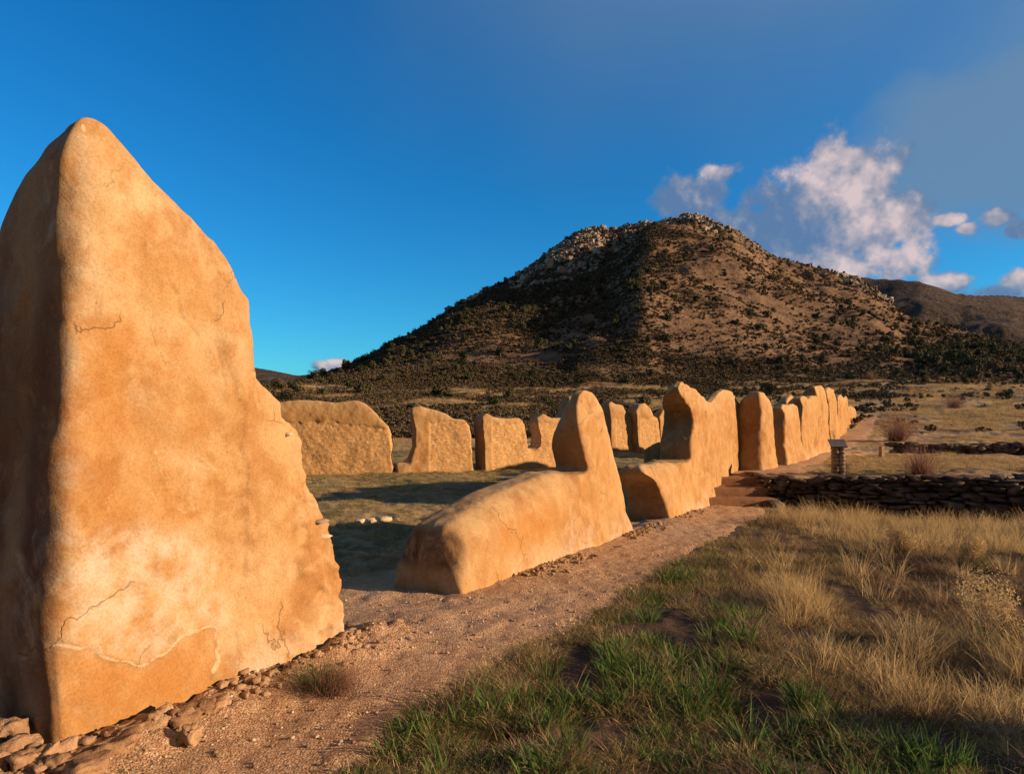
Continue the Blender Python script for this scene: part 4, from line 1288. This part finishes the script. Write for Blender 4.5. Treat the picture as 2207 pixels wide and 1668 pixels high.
def blades(name, seed, n, h, spread, lean, width, mat, segs=4, curl=0.5, hv=0.5, heads=0.0, flat=0.0):
    """a tuft: n tapering, bending blades rising out of a small patch"""
    rng = np.random.default_rng(seed)
    az = rng.uniform(0, 2 * math.pi, n)
    rr = spread * np.sqrt(rng.random(n))
    bx, by = rr * np.cos(az + rng.normal(0, .6, n)), rr * np.sin(az + rng.normal(0, .6, n))
    hh = h * (1 - hv * rng.random(n))
    ln = np.abs(rng.normal(lean, lean * .5, n)) + flat * rng.random(n)
    ww = width * rng.uniform(.6, 1.3, n)
    cl = curl * rng.uniform(0.2, 1.6, n)
    V, Fq, rnd, hg = [], [], [], []
    T = np.linspace(0, 1, segs + 1)
    dirx, diry = np.cos(az), np.sin(az)
    fa = rng.uniform(0, math.pi, n)
    out = np.zeros((n, segs + 1, 2, 3))
    ang = ln[:, None] + cl[:, None] * T[None, :] ** 1.5
    dl = hh[:, None] / segs
    H = np.cumsum(np.concatenate([np.zeros((n, 1)), np.sin(ang[:, 1:]) * dl], 1), 1)
    Z = np.cumsum(np.concatenate([np.zeros((n, 1)), np.cos(ang[:, 1:]) * dl], 1), 1)
    wd = ww[:, None] * (1 - T[None, :] ** 1.6 * .85)
    if heads:
        hd = rng.random(n) < heads
        wd = wd * np.where(hd[:, None] & (T[None, :] > 0.8), 3.0, 1.0)
    for sgn, k in ((-1, 0), (1, 1)):
        out[:, :, k, 0] = bx[:, None] + dirx[:, None] * H + sgn * np.cos(fa)[:, None] * wd * .5
        out[:, :, k, 1] = by[:, None] + diry[:, None] * H + sgn * np.sin(fa)[:, None] * wd * .5
        out[:, :, k, 2] = Z - 0.01
    V = out.reshape(-1, 3)
    base = (np.arange(n) * (segs + 1) * 2)[:, None] + (np.arange(segs) * 2)[None, :]
    base = base.ravel()
    Fq = np.stack([base, base + 1, base + 3, base + 2], 1)
    rnd = np.repeat(rng.random(n), (segs + 1) * 2)
    hg = np.tile(np.repeat(T, 2), n)
    return np_mesh(name, V, Fq, mat, False, {'rnd': rnd, 'hgt': hg})


def leafball(name, seed, n, rx, rz_, leaf, mat, lobes=6, elong=1.6, hollow=0.45, base=0.0):
    """irregular crown made of many small leaf faces gathered in clumps"""
    rng = np.random.default_rng(seed)
    cs = []
    for k in range(lobes):
        a = rng.uniform(0, 2 * math.pi); rad = rx * rng.uniform(0, .62)
        cs.append((rad * math.cos(a), rad * math.sin(a), base + rz_ * rng.uniform(.30, .80), rx * rng.uniform(.30, .60)))
    cs = np.array(cs)
    ci = rng.integers(0, lobes, n)
    u = rng.normal(size=(n, 3)); u /= np.linalg.norm(u, axis=1, keepdims=True)
    rr = (hollow + (1 - hollow) * rng.random(n)) ** .6
    P = cs[ci, :3] + u * (cs[ci, 3] * rr)[:, None] * np.array([1, 1, rz_ / rx * .75])
    P[:, 2] = np.maximum(P[:, 2], base + .02 * rz_ + rng.random(n) * .1 * rz_)
    nn = u + rng.normal(0, .5, (n, 3)); nn /= np.linalg.norm(nn, axis=1, keepdims=True)
    t1 = np.cross(nn, rng.normal(size=(n, 3))); t1 /= np.linalg.norm(t1, axis=1, keepdims=True)
    t2 = np.cross(nn, t1)
    sz = leaf * rng.uniform(.5, 1.4, n)[:, None]
    V = np.stack([P - t1 * sz * .5 - t2 * sz * .5 * elong, P + t1 * sz * .5 - t2 * sz * .35 * elong, P + t1 * sz * .3 + t2 * sz * .6 * elong, P - t1 * sz * .4 + t2 * sz * .4 * elong], 1).reshape(-1, 3)
    b = np.arange(n) * 4
    Fq = np.stack([b, b + 1, b + 2, b + 3], 1)
    return V, Fq, np.repeat(rng.random(n) * .6 + .4 * rng.random(lobes)[ci], 4)


def twig_tubes(seed, n, h, spread, r0, lean=0.6):
    """thin three-sided stems fanning out"""
    rng = np.random.default_rng(seed)
    Vs, Fs, k0 = [], [], 0
    for i in range(n):
        a = rng.uniform(0, 2 * math.pi); le = rng.uniform(.1, lean); L_ = h * rng.uniform(.5, 1.05)
        p = np.array([rng.normal(0, spread * .2), rng.normal(0, spread * .2), -0.02]); segs = 5
        for s_ in range(segs + 1):
            rr = r0 * (1 - .8 * s_ / segs)
            for q_ in range(3):
                Vs.append(p + rr * np.array([math.cos(q_ * 2.09), math.sin(q_ * 2.09), 0]))
            d_ = np.array([math.cos(a) * math.sin(le), math.sin(a) * math.sin(le), math.cos(le)])
            p = p + d_ * L_ / segs
            le += rng.normal(.02, .12); a += rng.normal(0, .25)
        for s_ in range(segs):
            for q_ in range(3):
                a0 = k0 + s_ * 3 + q_; a1 = k0 + s_ * 3 + (q_ + 1) % 3
                Fs.append((a0, a1, a1 + 3, a0 + 3))
        k0 += (segs + 1) * 3
    return np.array(Vs), np.array(Fs)


rng = np.random.default_rng(77)

# ---- near meadow
def world_pts(n, x0, x1, y0, y1):
    return rng.uniform(x0, x1, n), rng.uniform(y0, y1, n)


def meadow(x, y):
    s, n = wall_sn(x, y)
    return (n > path_right(s) + 0.0) & (y < WALLY(x) - .18)


def ground_px(x, y, z=None):
    z = terrain(x, y) if z is None else z
    return proj(x, y, z)


g_protos = [blades('grass_tuft', 10 + k, 46, h, .085, .55, .0042, M_GRASS_G, 3, .7, .6, flat=.5) for k, h in enumerate((.07, .09, .12, .085, .14))]
t_protos = [blades('dry_tuft', 30 + k, 42, h, .085, .50, .0034, M_GRASS_T, 4, .9, .6, flat=.5) for k, h in enumerate((.08, .12, .10, .15))]
tt_protos = [blades('tall_dry_tuft', 50 + k, 52, h, .11, .24, .0036, M_GRASS_T, 6, .75, .55, heads=.25) for k, h in enumerate((.24, .33, .22, .44))]
b_protos = [blades('brown_tuft', 70 + k, 40, h, .12, .55, .0036, M_GRASS_B, 4, .5, .6, flat=.5) for k, h in enumerate((.15, .22, .18))]
f_protos = [blades('leafy_tuft', 90 + k, 36, h, .06, .45, .010, M_FORB, 4, .5, .5) for k, h in enumerate((.10, .15, .19))]
protos = g_protos + t_protos + b_protos + f_protos

TALL = [(1640, 1245), (1680, 1255), (1760, 1300), (1900, 1330), (2207, 1420), (2700, 1480), (2700, 1640), (2207, 1590), (1960, 1560), (1790, 1490), (1710, 1400), (1680, 1310)]
TALL2 = [(1690, 1135), (1800, 1118), (2300, 1125), (2700, 1150), (2700, 1240), (2207, 1225), (1900, 1205), (1740, 1195)]
GREENZ = [(600, 1700), (1010, 1540), (1230, 1360), (1420, 1240), (1560, 1330), (1640, 1460), (1800, 1560), (2207, 1650), (2600, 1800), (2400, 2600), (300, 2600)]
BROWNZ = [(1800, 1200), (2700, 1215), (2700, 1480), (2207, 1380), (1950, 1310), (1820, 1290)]


def fill(n, x0, x1, y0, y1, dens):
    x, y = world_pts(n, x0, x1, y0, y1)
    ok = meadow(x, y)
    x, y = x[ok], y[ok]
    px, py = proj(x, y, 0 * x)
    return x, y, px, py


def near_grass():
    X, Y, I, S = [], [], [], []
    for (n, x0, x1, y0, y1) in ((15000, -1.2, 5.5, 1.2, 5.0), (13000, -0.2, 8.5, 5.0, 9.0), (9000, 1.5, 14.5, 9.0, 13.2)):
        x, y, px, py = fill(n, x0, x1, y0, y1, 1)
        nz = fbm(x * 1.6, y * 1.6, 0, 3, 301); nz2 = fbm(x * .7 + 9, y * .7, 0, 2, 302)
        jx = px + 60 * nz2; jy = py + 25 * nz
        gz = pip(jx, jy, GREENZ); bz = pip(jx, jy, BROWNZ)
        u = rng.random(len(x))
        pg = np.where(gz, 0.52, np.where(bz, 0.12, 0.30)) + 0.22 * nz
        pb = np.where(bz, 0.62, 0.22)
        edge = (py > 1050) & (wall_sn(x, y)[1] < 1.65)
        pg = pg + edge * .15
        idx = np.where(u < pg, rng.integers(0, 5, len(x)), 5 + rng.integers(0, 4, len(x)))
        u2 = rng.random(len(x))
        idx = np.where((u2 < pb) & ~(u < pg), 9 + rng.integers(0, 3, len(x)), idx)
        idx = np.where((u2 > .93) & gz, 12 + rng.integers(0, 3, len(x)), idx)
        keep = fbm(x * 2.3, y * 2.3, 0, 3, 303) > np.where(bz, -0.05, -0.34)
        X.append(x[keep]); Y.append(y[keep]); I.append(idx[keep])
        S.append(rng.uniform(.65, 1.25, keep.sum()) * (1 + .25 * nz[keep]))
    x, y, i, s = map(np.concatenate, (X, Y, I, S))
    P = np.stack([x, y, terrain(x, y)], 1)
    instances('meadow_grass', protos, P, rng.uniform(0, 6.28, len(x)), s, i, 'mixed short green and dry grass covering the ground right of the gravel path', 'grass')
    # tall straw
    X = []
    for (n, x0, x1, y0, y1, pl) in ((2300, 1.0, 7.5, 2.2, 8.5, TALL), (1500, 4.0, 14.5, 8.0, 13.2, TALL2)):
        x, y, px, py = fill(n, x0, x1, y0, y1, 1)
        nz = fbm(x * 1.4, y * 1.4, 0, 3, 311)
        ok = pip(px + 45 * nz, py + 22 * nz, pl) & (nz > -.05)
        X.append(np.stack([x[ok], y[ok]], 1))
    # straggling tall stems elsewhere
    x, y, px, py = fill(420, 0, 13, 3, 13, 1)
    ok = (px > 1580) & (py < 1560) & (rng.random(len(x)) < .45)
    X.append(np.stack([x[ok], y[ok]], 1))
    # added beyond the right-hand edge of the view to shade the near corner
    x, y = world_pts(260, 3.2, 8.0, 0.5, 3.2)
    X.append(np.stack([x, y], 1)[fbm(x, y, 0, 2, 8) > -.2])
    q = np.concatenate(X)
    P = np.stack([q[:, 0], q[:, 1], terrain(q[:, 0], q[:, 1])], 1)
    tl = rng.normal(0, .10, (len(q), 2))
    instances('tall_dry_grass', tt_protos, P, rng.uniform(0, 6.28, len(q)), rng.uniform(.7, 1.2, len(q)), rng.integers(0, 4, len(q)),
              'tall straw-coloured bunch grass in the meadow and along the foot of the dark stone wall', 'dry grass', tilt=tl)


near_grass()

# path edge tufts, a little weed on the gravel
def court_grass():
    # yard grass
    n = 34000
    r = np.sqrt(rng.uniform(5 ** 2, 31 ** 2, n)); th = rng.uniform(thpx(560), thpx(1480), n)
    x, y = r * np.sin(th), r * np.cos(th)
    s, nn = wall_sn(x, y)
    gap = -0.75 - 1.4 * np.exp(-((s - 2.6 - 0.25 * nn) / 1.0) ** 2)
    ok = (nn < np.minimum(gap, -0.8)) & (fbm(x * .9, y * .9, 0, 3, 321) > -.35)
    x, y = x[ok], y[ok]
    i = np.where(rng.random(len(x)) < .42, rng.integers(0, 5, len(x)), 5 + rng.integers(0, 4, len(x)))
    P = np.stack([x, y, terrain(x, y)], 1)
    instances('yard_grass', protos, P, rng.uniform(0, 6.28, len(x)), rng.uniform(.45, .95, len(x)), i, 'short grass covering the shaded yard between the walls', 'grass')
    # field beyond the stone wall
    n = 110000
    r = 13.6 * (115 / 13.6) ** (rng.random(n) ** .85); th = rng.uniform(thpx(560), thpx(2330), n)
    x, y = r * np.sin(th), r * np.cos(th)
    s, nn = wall_sn(x, y)
    z = terrain(x, y); px, py = proj(x, y, z)
    nz = fbm(x * .35, y * .35, 0, 3, 331)
    lawn = (r < 18) & (px < 1800 + 60 * nz)
    ok = (((y > 13.7) & (nn > 1.5) & (px > 1500)) | ((r > 33) & (nn < -1))) & ((nz > -.22) | lawn)
    x, y, z, r, lawn = x[ok], y[ok], z[ok], r[ok], lawn[ok]
    u = rng.random(len(x))
    i = np.where(lawn & (u < .75), rng.integers(0, 5, len(x)), np.where(u < .93, 5 + rng.integers(0, 4, len(x)), 9 + rng.integers(0, 3, len(x))))
    sc_ = rng.uniform(.5, .9, len(x)) * np.where(lawn, .55, 1) * (1.1 + np.clip((r - 15) / 16, 0, 3.4))
    instances('field_grass', protos, np.stack([x, y, z], 1), rng.uniform(0, 6.28, len(x)), sc_, i, 'dry golden grass covering the field beyond the dark stone wall', 'grass')


court_grass()

# pebbles on the path
peb = []
for k in range(5):
    V, Fc = rock_verts(np.random.default_rng(500 + k), 1, .8, .55, 0, .2)
    peb.append(np_mesh('pebble', V, Fc, M_STONE if k % 2 else M_PALE, True))
n = 9000
s_ = rng.uniform(-2.3, 11, n); n_ = rng.uniform(-1.6, 1.25, n)
x = WO[0] + s_ * WD[0] + n_ * WN[0]; y = WO[1] + s_ * WD[1] + n_ * WN[1]
ok = (n_ > -0.1) | ((np.abs(s_ - 2.6) < .9) & (s_ > 1.8))
ok &= rng.random(n) < np.where(s_ < 5, 1, .35)
x, y = x[ok], y[ok]
sz = 0.006 + 0.022 * rng.random(len(x)) ** 4
M_PEB = M_STONE
instances('gravel', peb, np.stack([x, y, terrain(x, y) + .018 + sz * .1], 1), rng.uniform(0, 6.28, len(x)), sz, rng.choice(5, len(x), p=[.08, .36, .08, .38, .10]), 'loose gravel scattered over the path', 'gravel')

# crumbs of fallen plaster and stone along the feet of the walls
rub_p = []
for k in range(5):
    V, Fc = rock_verts(np.random.default_rng(540 + k), 1, .8, .6, 1, .45)
    rub_p.append(np_mesh('clod', V, Fc, M_RUBBLE, True))
n = 2600
s_ = rng.uniform(-2.4, 11, n); n_ = np.abs(rng.normal(0, .13, n)) + .02
x = WO[0] + s_ * WD[0] + n_ * WN[0]; y = WO[1] + s_ * WD[1] + n_ * WN[1]
ok = vnoise(s_ * 1.7, 0 * s_, 0, 551) > -.35
x, y = x[ok], y[ok]
sz = 0.010 + 0.050 * rng.random(len(x)) ** 3.5
instances('plaster_crumbs', rub_p, np.stack([x, y, terrain(x, y) + .018 + sz * .12], 1), rng.uniform(0, 6.28, len(x)), sz, rng.integers(0, 5, len(x)), 'crumbs of fallen plaster and small stones along the feet of the walls', 'rubble')

# ------------------------------------------------------------------ small plants one can point at
def tuft_plant(name, label, cat, px, py, parts, group=None, z=0.02):
    q = gp(px, py, z); zz = tz(q[0], q[1])
    o = empty(name, (q[0], q[1], zz)); tag(o, label, cat, group, 'thing')
    for nm, me in parts: mobj(nm, me, o)
    return o


def shrub_mesh(seed, n, rx, rz_, leaf, mat, name):
    V, Fq, rd = leafball(name, seed, n, rx, rz_, leaf, mat, 5, 2.2, .2)
    return np_mesh(name, V, Fq, mat, False, {'rnd': rd, 'hgt': rd})


def stems_mesh(seed, n, h, sp, r0, mat, name, lean=.7):
    V, Fq = twig_tubes(seed, n, h, sp, r0, lean)
    return np_mesh(name, V, Fq, mat, True, {'rnd': np.random.default_rng(seed).random(len(V)), 'hgt': np.clip(V[:, 2] / h, 0, 1)})


tuft_plant('shrub', 'dry brown and green shrub at the foot of the tallest wall', 'shrub', 690, 1478,
           [('stems', stems_mesh(1, 420, .22, .26, .0015, M_RED, 'stems', 1.25)), ('dry_growth', blades('dry_growth', 601, 520, .19, .16, .7, .0025, M_GRASS_B, 4, .8, .5)),
            ('foliage', blades('foliage', 602, 260, .20, .09, .55, .0045, M_FORB, 4, .6, .4))]).children[2].location = (.10, -.05, 0)
for (px, py, lb, k) in ((930, 1384, 'small green tuft alone in the middle of the gravel path', 1), (766, 1300, 'green weed on the gravel just right of the tallest wall', 2), (800, 1372, 'spreading green weed on the gravel below the tallest wall\'s right end', 3),
                        (1398, 1146, 'small green weed between the low wall and the beaked wall', 4), (468, 1632, 'thin green tuft on the near gravel, left of the path', 5), (285, 1664, 'green weed at the bottom edge below the foundation rubble', 6),
                        (1570, 1022, 'tiny green weed at the top of the earth steps', 7), (760, 1232, 'low weed on the gravel between the tallest and the low wall', 8)):
    d_ = math.hypot(*gp(px, py, 0)[:2])
    zz = 0.02 if k != 7 else TER
    tuft_plant('weed', lb, 'weed', px, py, [('leaves', blades('leaves', 620 + k, 70, .07 + .006 * (k % 4), .05, .9, .0055, M_FORB, 3, .6, .5, flat=.4)), ('dry_stalks', blades('dry_stalks', 640 + k, 12, .11, .03, .5, .003, M_GRASS_T, 3, .4, .5))], z=zz)
for (px, py, lb, k) in ((1942, 1200, 'rounded pale rabbitbrush with green base before the dark stone wall, left of two', 1), (2096, 1222, 'rounded pale rabbitbrush before the dark stone wall, right of two', 2), (2165, 1400, 'large pale dry bush at the right edge of the meadow', 3)):
    sc_ = (1.0, .85, 1.35)[k - 1]
    tuft_plant('rabbitbrush', lb, 'bush', px, py, [('stems', stems_mesh(30 + k, 90, .38 * sc_, .15, .003, M_GRASS_B, 'stems', .7)), ('flower_heads', shrub_mesh(40 + k, 3000, .24 * sc_, .36 * sc_, .0065, M_GRASS_T, 'flower_heads')),
               ('foliage', blades('foliage', 650 + k, 120, .24 * sc_, .12, .5, .006, M_FORB, 3, .4, .5))])
for (px, py, lb, k, hh) in ((1935, 945, 'bare reddish bush in the field just right of the farthest adobe wall', 1, 1.5), (2060, 925, 'bare brown bush in the middle of the field', 2, 1.2), (1985, 1012, 'thin reddish bush in the dry grass between stake and stone wall', 3, .7),
                            (2150, 880, 'dark twiggy bush in the upper field near the right edge', 4, 2.2), (1880, 905, 'pale brown bush behind the farthest adobe wall', 5, 1.6)):
    q = gp(px, py + 18, TER)
    if py < 900: q = gp(px, 930, TER) * np.array([1.6, 1.6, 1])
    o = empty('bare_bush', (q[0], q[1], tz(q[0], q[1]))); tag(o, lb, 'bush')
    mobj('stems', stems_mesh(50 + k, 330, hh, hh * .5, .006 * hh, M_RED if k != 5 else M_GRASS_B, 'stems', 1.1), o)
for (px, py, lb, k) in ((2140, 1032, 'bright green rounded shrub on the terrace edge, larger of two', 1), (2185, 1030, 'bright green rounded shrub on the terrace edge, smaller of two', 2)):
    q = gp(px, py, TER)
    o = empty('green_shrub', (q[0], q[1], TER)); tag(o, lb, 'shrub')
    mobj('foliage', blades('foliage', 680 + k, 330, .26 - .05 * k, .30 - .06 * k, .6, .012, M_FORB, 3, .5, .4), o)
    mobj('stems', stems_mesh(60 + k, 24, .2, .12, .004, M_BARK, 'stems', .9), o)

for (x_, y_, lb, k) in ((4.1, 2.95, 'unseen dry bush added for shade beyond the lower right corner, nearest of three', 1), (4.9, 2.3, 'unseen dry bush added for shade beyond the lower right corner, middle of three', 2), (5.6, 3.6, 'unseen dry bush added for shade beyond the right edge, farthest of three', 3)):
    o = empty('shade_bush', (x_, y_, tz(x_, y_))); tag(o, lb, 'bush')  # unseen bushes added to throw shade over the lower right corner
    mobj('stems', stems_mesh(80 + k, 160, .75, .35, .004, M_GRASS_B, 'stems', .8), o)
    mobj('foliage', shrub_mesh(85 + k, 5200, .52, .66, .022, M_GRASS_B, 'foliage'), o)

# ------------------------------------------------------------------ mountain vegetation
def hill_points(n, r0, r1, p0, p1, pw=1.0):
    th = rng.uniform(thpx(p0), thpx(p1), n)
    r = (r0 ** pw + (r1 ** pw - r0 ** pw) * rng.random(n)) ** (1 / pw)
    x, y = r * np.sin(th), r * np.cos(th)
    z = terrain(x, y, False)
    R = np.interp(th, S_TH, S_R)
    ok = (r < R + 4)
    px, py = proj(x, y, z)
    return x[ok], y[ok], z[ok], px[ok], py[ok], r[ok], (r / R)[ok]


jun = []
for k in range(7):
    V, Fq, rd = leafball('juniper', 700 + k, 560, 1.0 + .1 * (k % 3), 1.55 + .25 * (k % 2), .135, M_JUN, 7 + k % 3, 1.3, .35)
    jun.append(np_mesh('juniper', V, Fq, M_JUN, False, {'rnd': rd, 'hgt': rd}))
scr = []
for k in range(6):
    V, Fq, rd = leafball('scrub', 730 + k, 90, .62, .62, .15, M_SCRUB, 4, 1.3, .3)
    scr.append(np_mesh('scrub', V, Fq, M_SCRUB, False, {'rnd': rd, 'hgt': rd}))
rocks = []
for k in range(7):
    V, Fc = rock_verts(np.random.default_rng(760 + k), 2.0, 1.6, 1.7, 2, .38)
    rocks.append(np_mesh('boulder', V, Fc, M_ROCK, False))

# junipers: bands of density as in the photo
x, y, z, px, py, r, t = hill_points(26000, 62, 455, 540, 2420, 1.6)
nz = fbm(x / 22, y / 22, 0, 3, 401)
belt = gauss(px, 2150, 330, 600) * gauss(py, 790, 40, 32)
left = (px < 1450) & (py > 600)
dens = 0.055 + 0.03 * nz + 0.60 * belt * (nz > -.5) + 0.07 * sstep(t, .93, .99) + left * 0.10 + 0.10 * gauss(px, 1350, 130, 90) * gauss(py, 650, 90, 90)
dens *= np.clip(r / 250, .12, 1.4)
sel = rng.random(len(x)) < dens
x, y, z, px, py, r = x[sel], y[sel], z[sel], px[sel], py[sel], r[sel]
hs_ = rng.uniform(.5, 1.35, len(x)) * np.where((r < 130), .8, 1.0)
app = hs_ / r * ((px > 560) & (px < 2207))
order = np.argsort(-app)
vis = (px > 560) & (px < 2225)
ind = [i for i in order if vis[i]][:300]
indset = np.zeros(len(x), bool); indset[ind] = True
LB = {'belt': ('dark juniper in the shadowy belt along the foot of the mountain at right', 'junipers in the dark belt at the mountain foot'),
      'slope': ('dark round juniper scattered on the sunlit right-hand slope of the mountain', 'junipers on the sunlit mountain slope'),
      'left': ('dusky juniper on the dim lower-left slope of the mountain above the back walls', 'junipers on the dim left slope'),
      'foot': ('low olive juniper on the scrubby foot slope right behind the walls', 'junipers on the foot slope behind the walls')}
trk = []
for k in range(3):
    V, Fq = twig_tubes(790 + k, 7, 1.25, .3, .085, .75)
    trk.append(np_mesh('trunk', V, Fq, M_BARK, True))
for q_, i in enumerate(ind):
    key = 'belt' if (px[i] > 1800 and py[i] > 725) else ('slope' if (px[i] > 1440 and py[i] < 770) else ('left' if py[i] < 770 else 'foot'))
    lb, gpn = LB[key]
    if key == 'belt':
        e = ' at the right edge' if px[i] > 2080 else (' in its middle' if px[i] > 1940 else ' at its left end')
        lb = ('dark juniper in the shadowy belt along the mountain foot,' + e); gpn += e
    elif key == 'foot':
        e = ' behind the widest back wall' if px[i] < 870 else (' above the middle back walls' if px[i] < 1250 else ' above the beaked wall' if px[i] < 1620 else ' above the receding wall row')
        lb = 'low olive juniper on the scrubby foot slope' + e; gpn = 'junipers' + e
    elif key == 'left':
        e = ' on its far left flank' if px[i] < 1000 else ' below the rocky hollow'
        lb = 'dusky juniper on the dim left side of the mountain,' + e; gpn += e
    else:
        e = ' near the crest' if py[i] < 600 else ' halfway up' if py[i] < 690 else ' low down'
        lb = 'dark round juniper on the sunlit right-hand slope of the mountain,' + e; gpn += e
    sx_ = (hs_[i] * rng.uniform(.85, 1.3), hs_[i], hs_[i] * rng.uniform(.8, 1.15))
    cm = jun[int(rng.integers(0, 7))]
    if q_ < 60:
        o = empty('juniper', (x[i], y[i], z[i] - .1))
        c_ = mobj('crown', cm, o); c2 = mobj('trunk', trk[q_ % 3], o)
    else:
        o = bpy.data.objects.new('juniper', cm); C.objects.link(o)
        o.location = (x[i], y[i], z[i] - .1)
    o.scale = sx_; o.rotation_euler = (0, 0, rng.uniform(0, 6.28))
    tag(o, lb, 'juniper', gpn)
rest = ~indset
instances('distant_junipers', jun, np.stack([x, y, z - .1], 1)[rest], rng.uniform(0, 6.28, rest.sum()), hs_[rest], rng.integers(0, 7, rest.sum()), 'smaller and farther junipers dotting the whole mountain', 'junipers')

# low scrub everywhere on the slopes and the upper field
x, y, z, px, py, r, t = hill_points(190000, 38, 450, 540, 2420, 1.25)
fx_ = hill_points(52000, 36, 130, 540, 1990, 1.0)
x, y, z, px, py, r = [np.concatenate([a_, b_]) for a_, b_ in zip((x, y, z, px, py, r), fx_[:6])]
nz = fbm(x / 9, y / 9, 0, 3, 411) + .6 * fbm(x / 40, y / 40, 0, 2, 412)
dens = np.clip(0.46 + .42 * nz, 0.10, 1)
dens = dens * (1 + 1.6 * (1 - sstep(px, 1250, 1450))) * (1 - .62 * sstep(px, 1400, 1520) * (1 - sstep(py, 730, 800)))
dens = dens * np.where((r < 75) & (px > 1800), .18, 1.0)
s_, n_ = wall_sn(x, y)
sel = (rng.random(len(x)) < dens) & ((n_ > 2.5) | (r > 40) )
x, y, z, r = x[sel], y[sel], z[sel], r[sel]
instances('mountain_scrub', scr, np.stack([x, y, z - .05], 1), rng.uniform(0, 6.28, len(x)), (.28 + 1.0 * rng.random(len(x)) ** 2.2) * np.clip(r / 170, .55, 1.25), rng.integers(0, 6, len(x)), 'low scrub covering the mountain slopes', 'scrub')

# boulders about the summit and down the rocky ribs
x, y, z, px, py, r, t = hill_points(60000, 230, 458, 900, 2010, 1.0)
rm = rock_mask(x, y, z)
nz = fbm(x / 10, y / 10, 0, 3, 421)
sel = rng.random(len(x)) < np.clip(rm - .1, 0, 1) ** 1.3 * np.clip(.30 + .6 * nz, 0, 1)
x, y, z, px, py, r = x[sel], y[sel], z[sel], px[sel], py[sel], r[sel]
bs = (rng.uniform(.35, .85, len(x)) + 1.1 * rng.random(len(x)) ** 5) * np.where(px < 1400, 1.08, .95)
ordr = np.argsort(-bs / r)
isb = np.zeros(len(x), bool); isb[ordr[:240]] = True
for i in np.where(isb)[0]:
    key = 'top' if py[i] < 560 and px[i] > 1230 else ('rib' if px[i] < 1300 else 'right')
    lb, gpn = {'top': ('pale boulder on the rocky crest of the mountain', 'boulders on the summit crest'),
               'rib': ('grey boulder on the rocky left shoulder of the mountain', 'boulders on the left ribs'),
               'right': ('brownish boulder on the right-hand ridge of the mountain', 'boulders on the right ridge')}[key]
    e = {'top': ' on its right half' if px[i] > 1440 else ' on its left half', 'rib': ' near the skyline' if py[i] < np.interp(px[i], [900, 1300], [720, 520]) else ' below the skyline',
         'right': ' high up' if py[i] < 580 else ' lower down'}[key]
    lb += ',' + e; gpn += e
    o = bpy.data.objects.new('boulder', rocks[int(rng.integers(0, 7))]); C.objects.link(o)
    k_ = bs[i]
    o.location = (x[i], y[i], z[i] + .2 * k_); o.scale = (k_ * rng.uniform(.8, 1.4), k_, k_ * rng.uniform(.8, 1.5)); o.rotation_euler = (rng.normal(0, .2), rng.normal(0, .2), rng.uniform(0, 6.28))
    tag(o, lb, 'boulder', gpn)
rest = ~isb
instances('boulder_field', rocks, np.stack([x, y, z + .2 * bs], 1)[rest], rng.uniform(0, 6.28, rest.sum()), bs[rest], rng.integers(0, 7, rest.sum()), 'lesser boulders strewn over the summit and the rocky ribs', 'boulders')
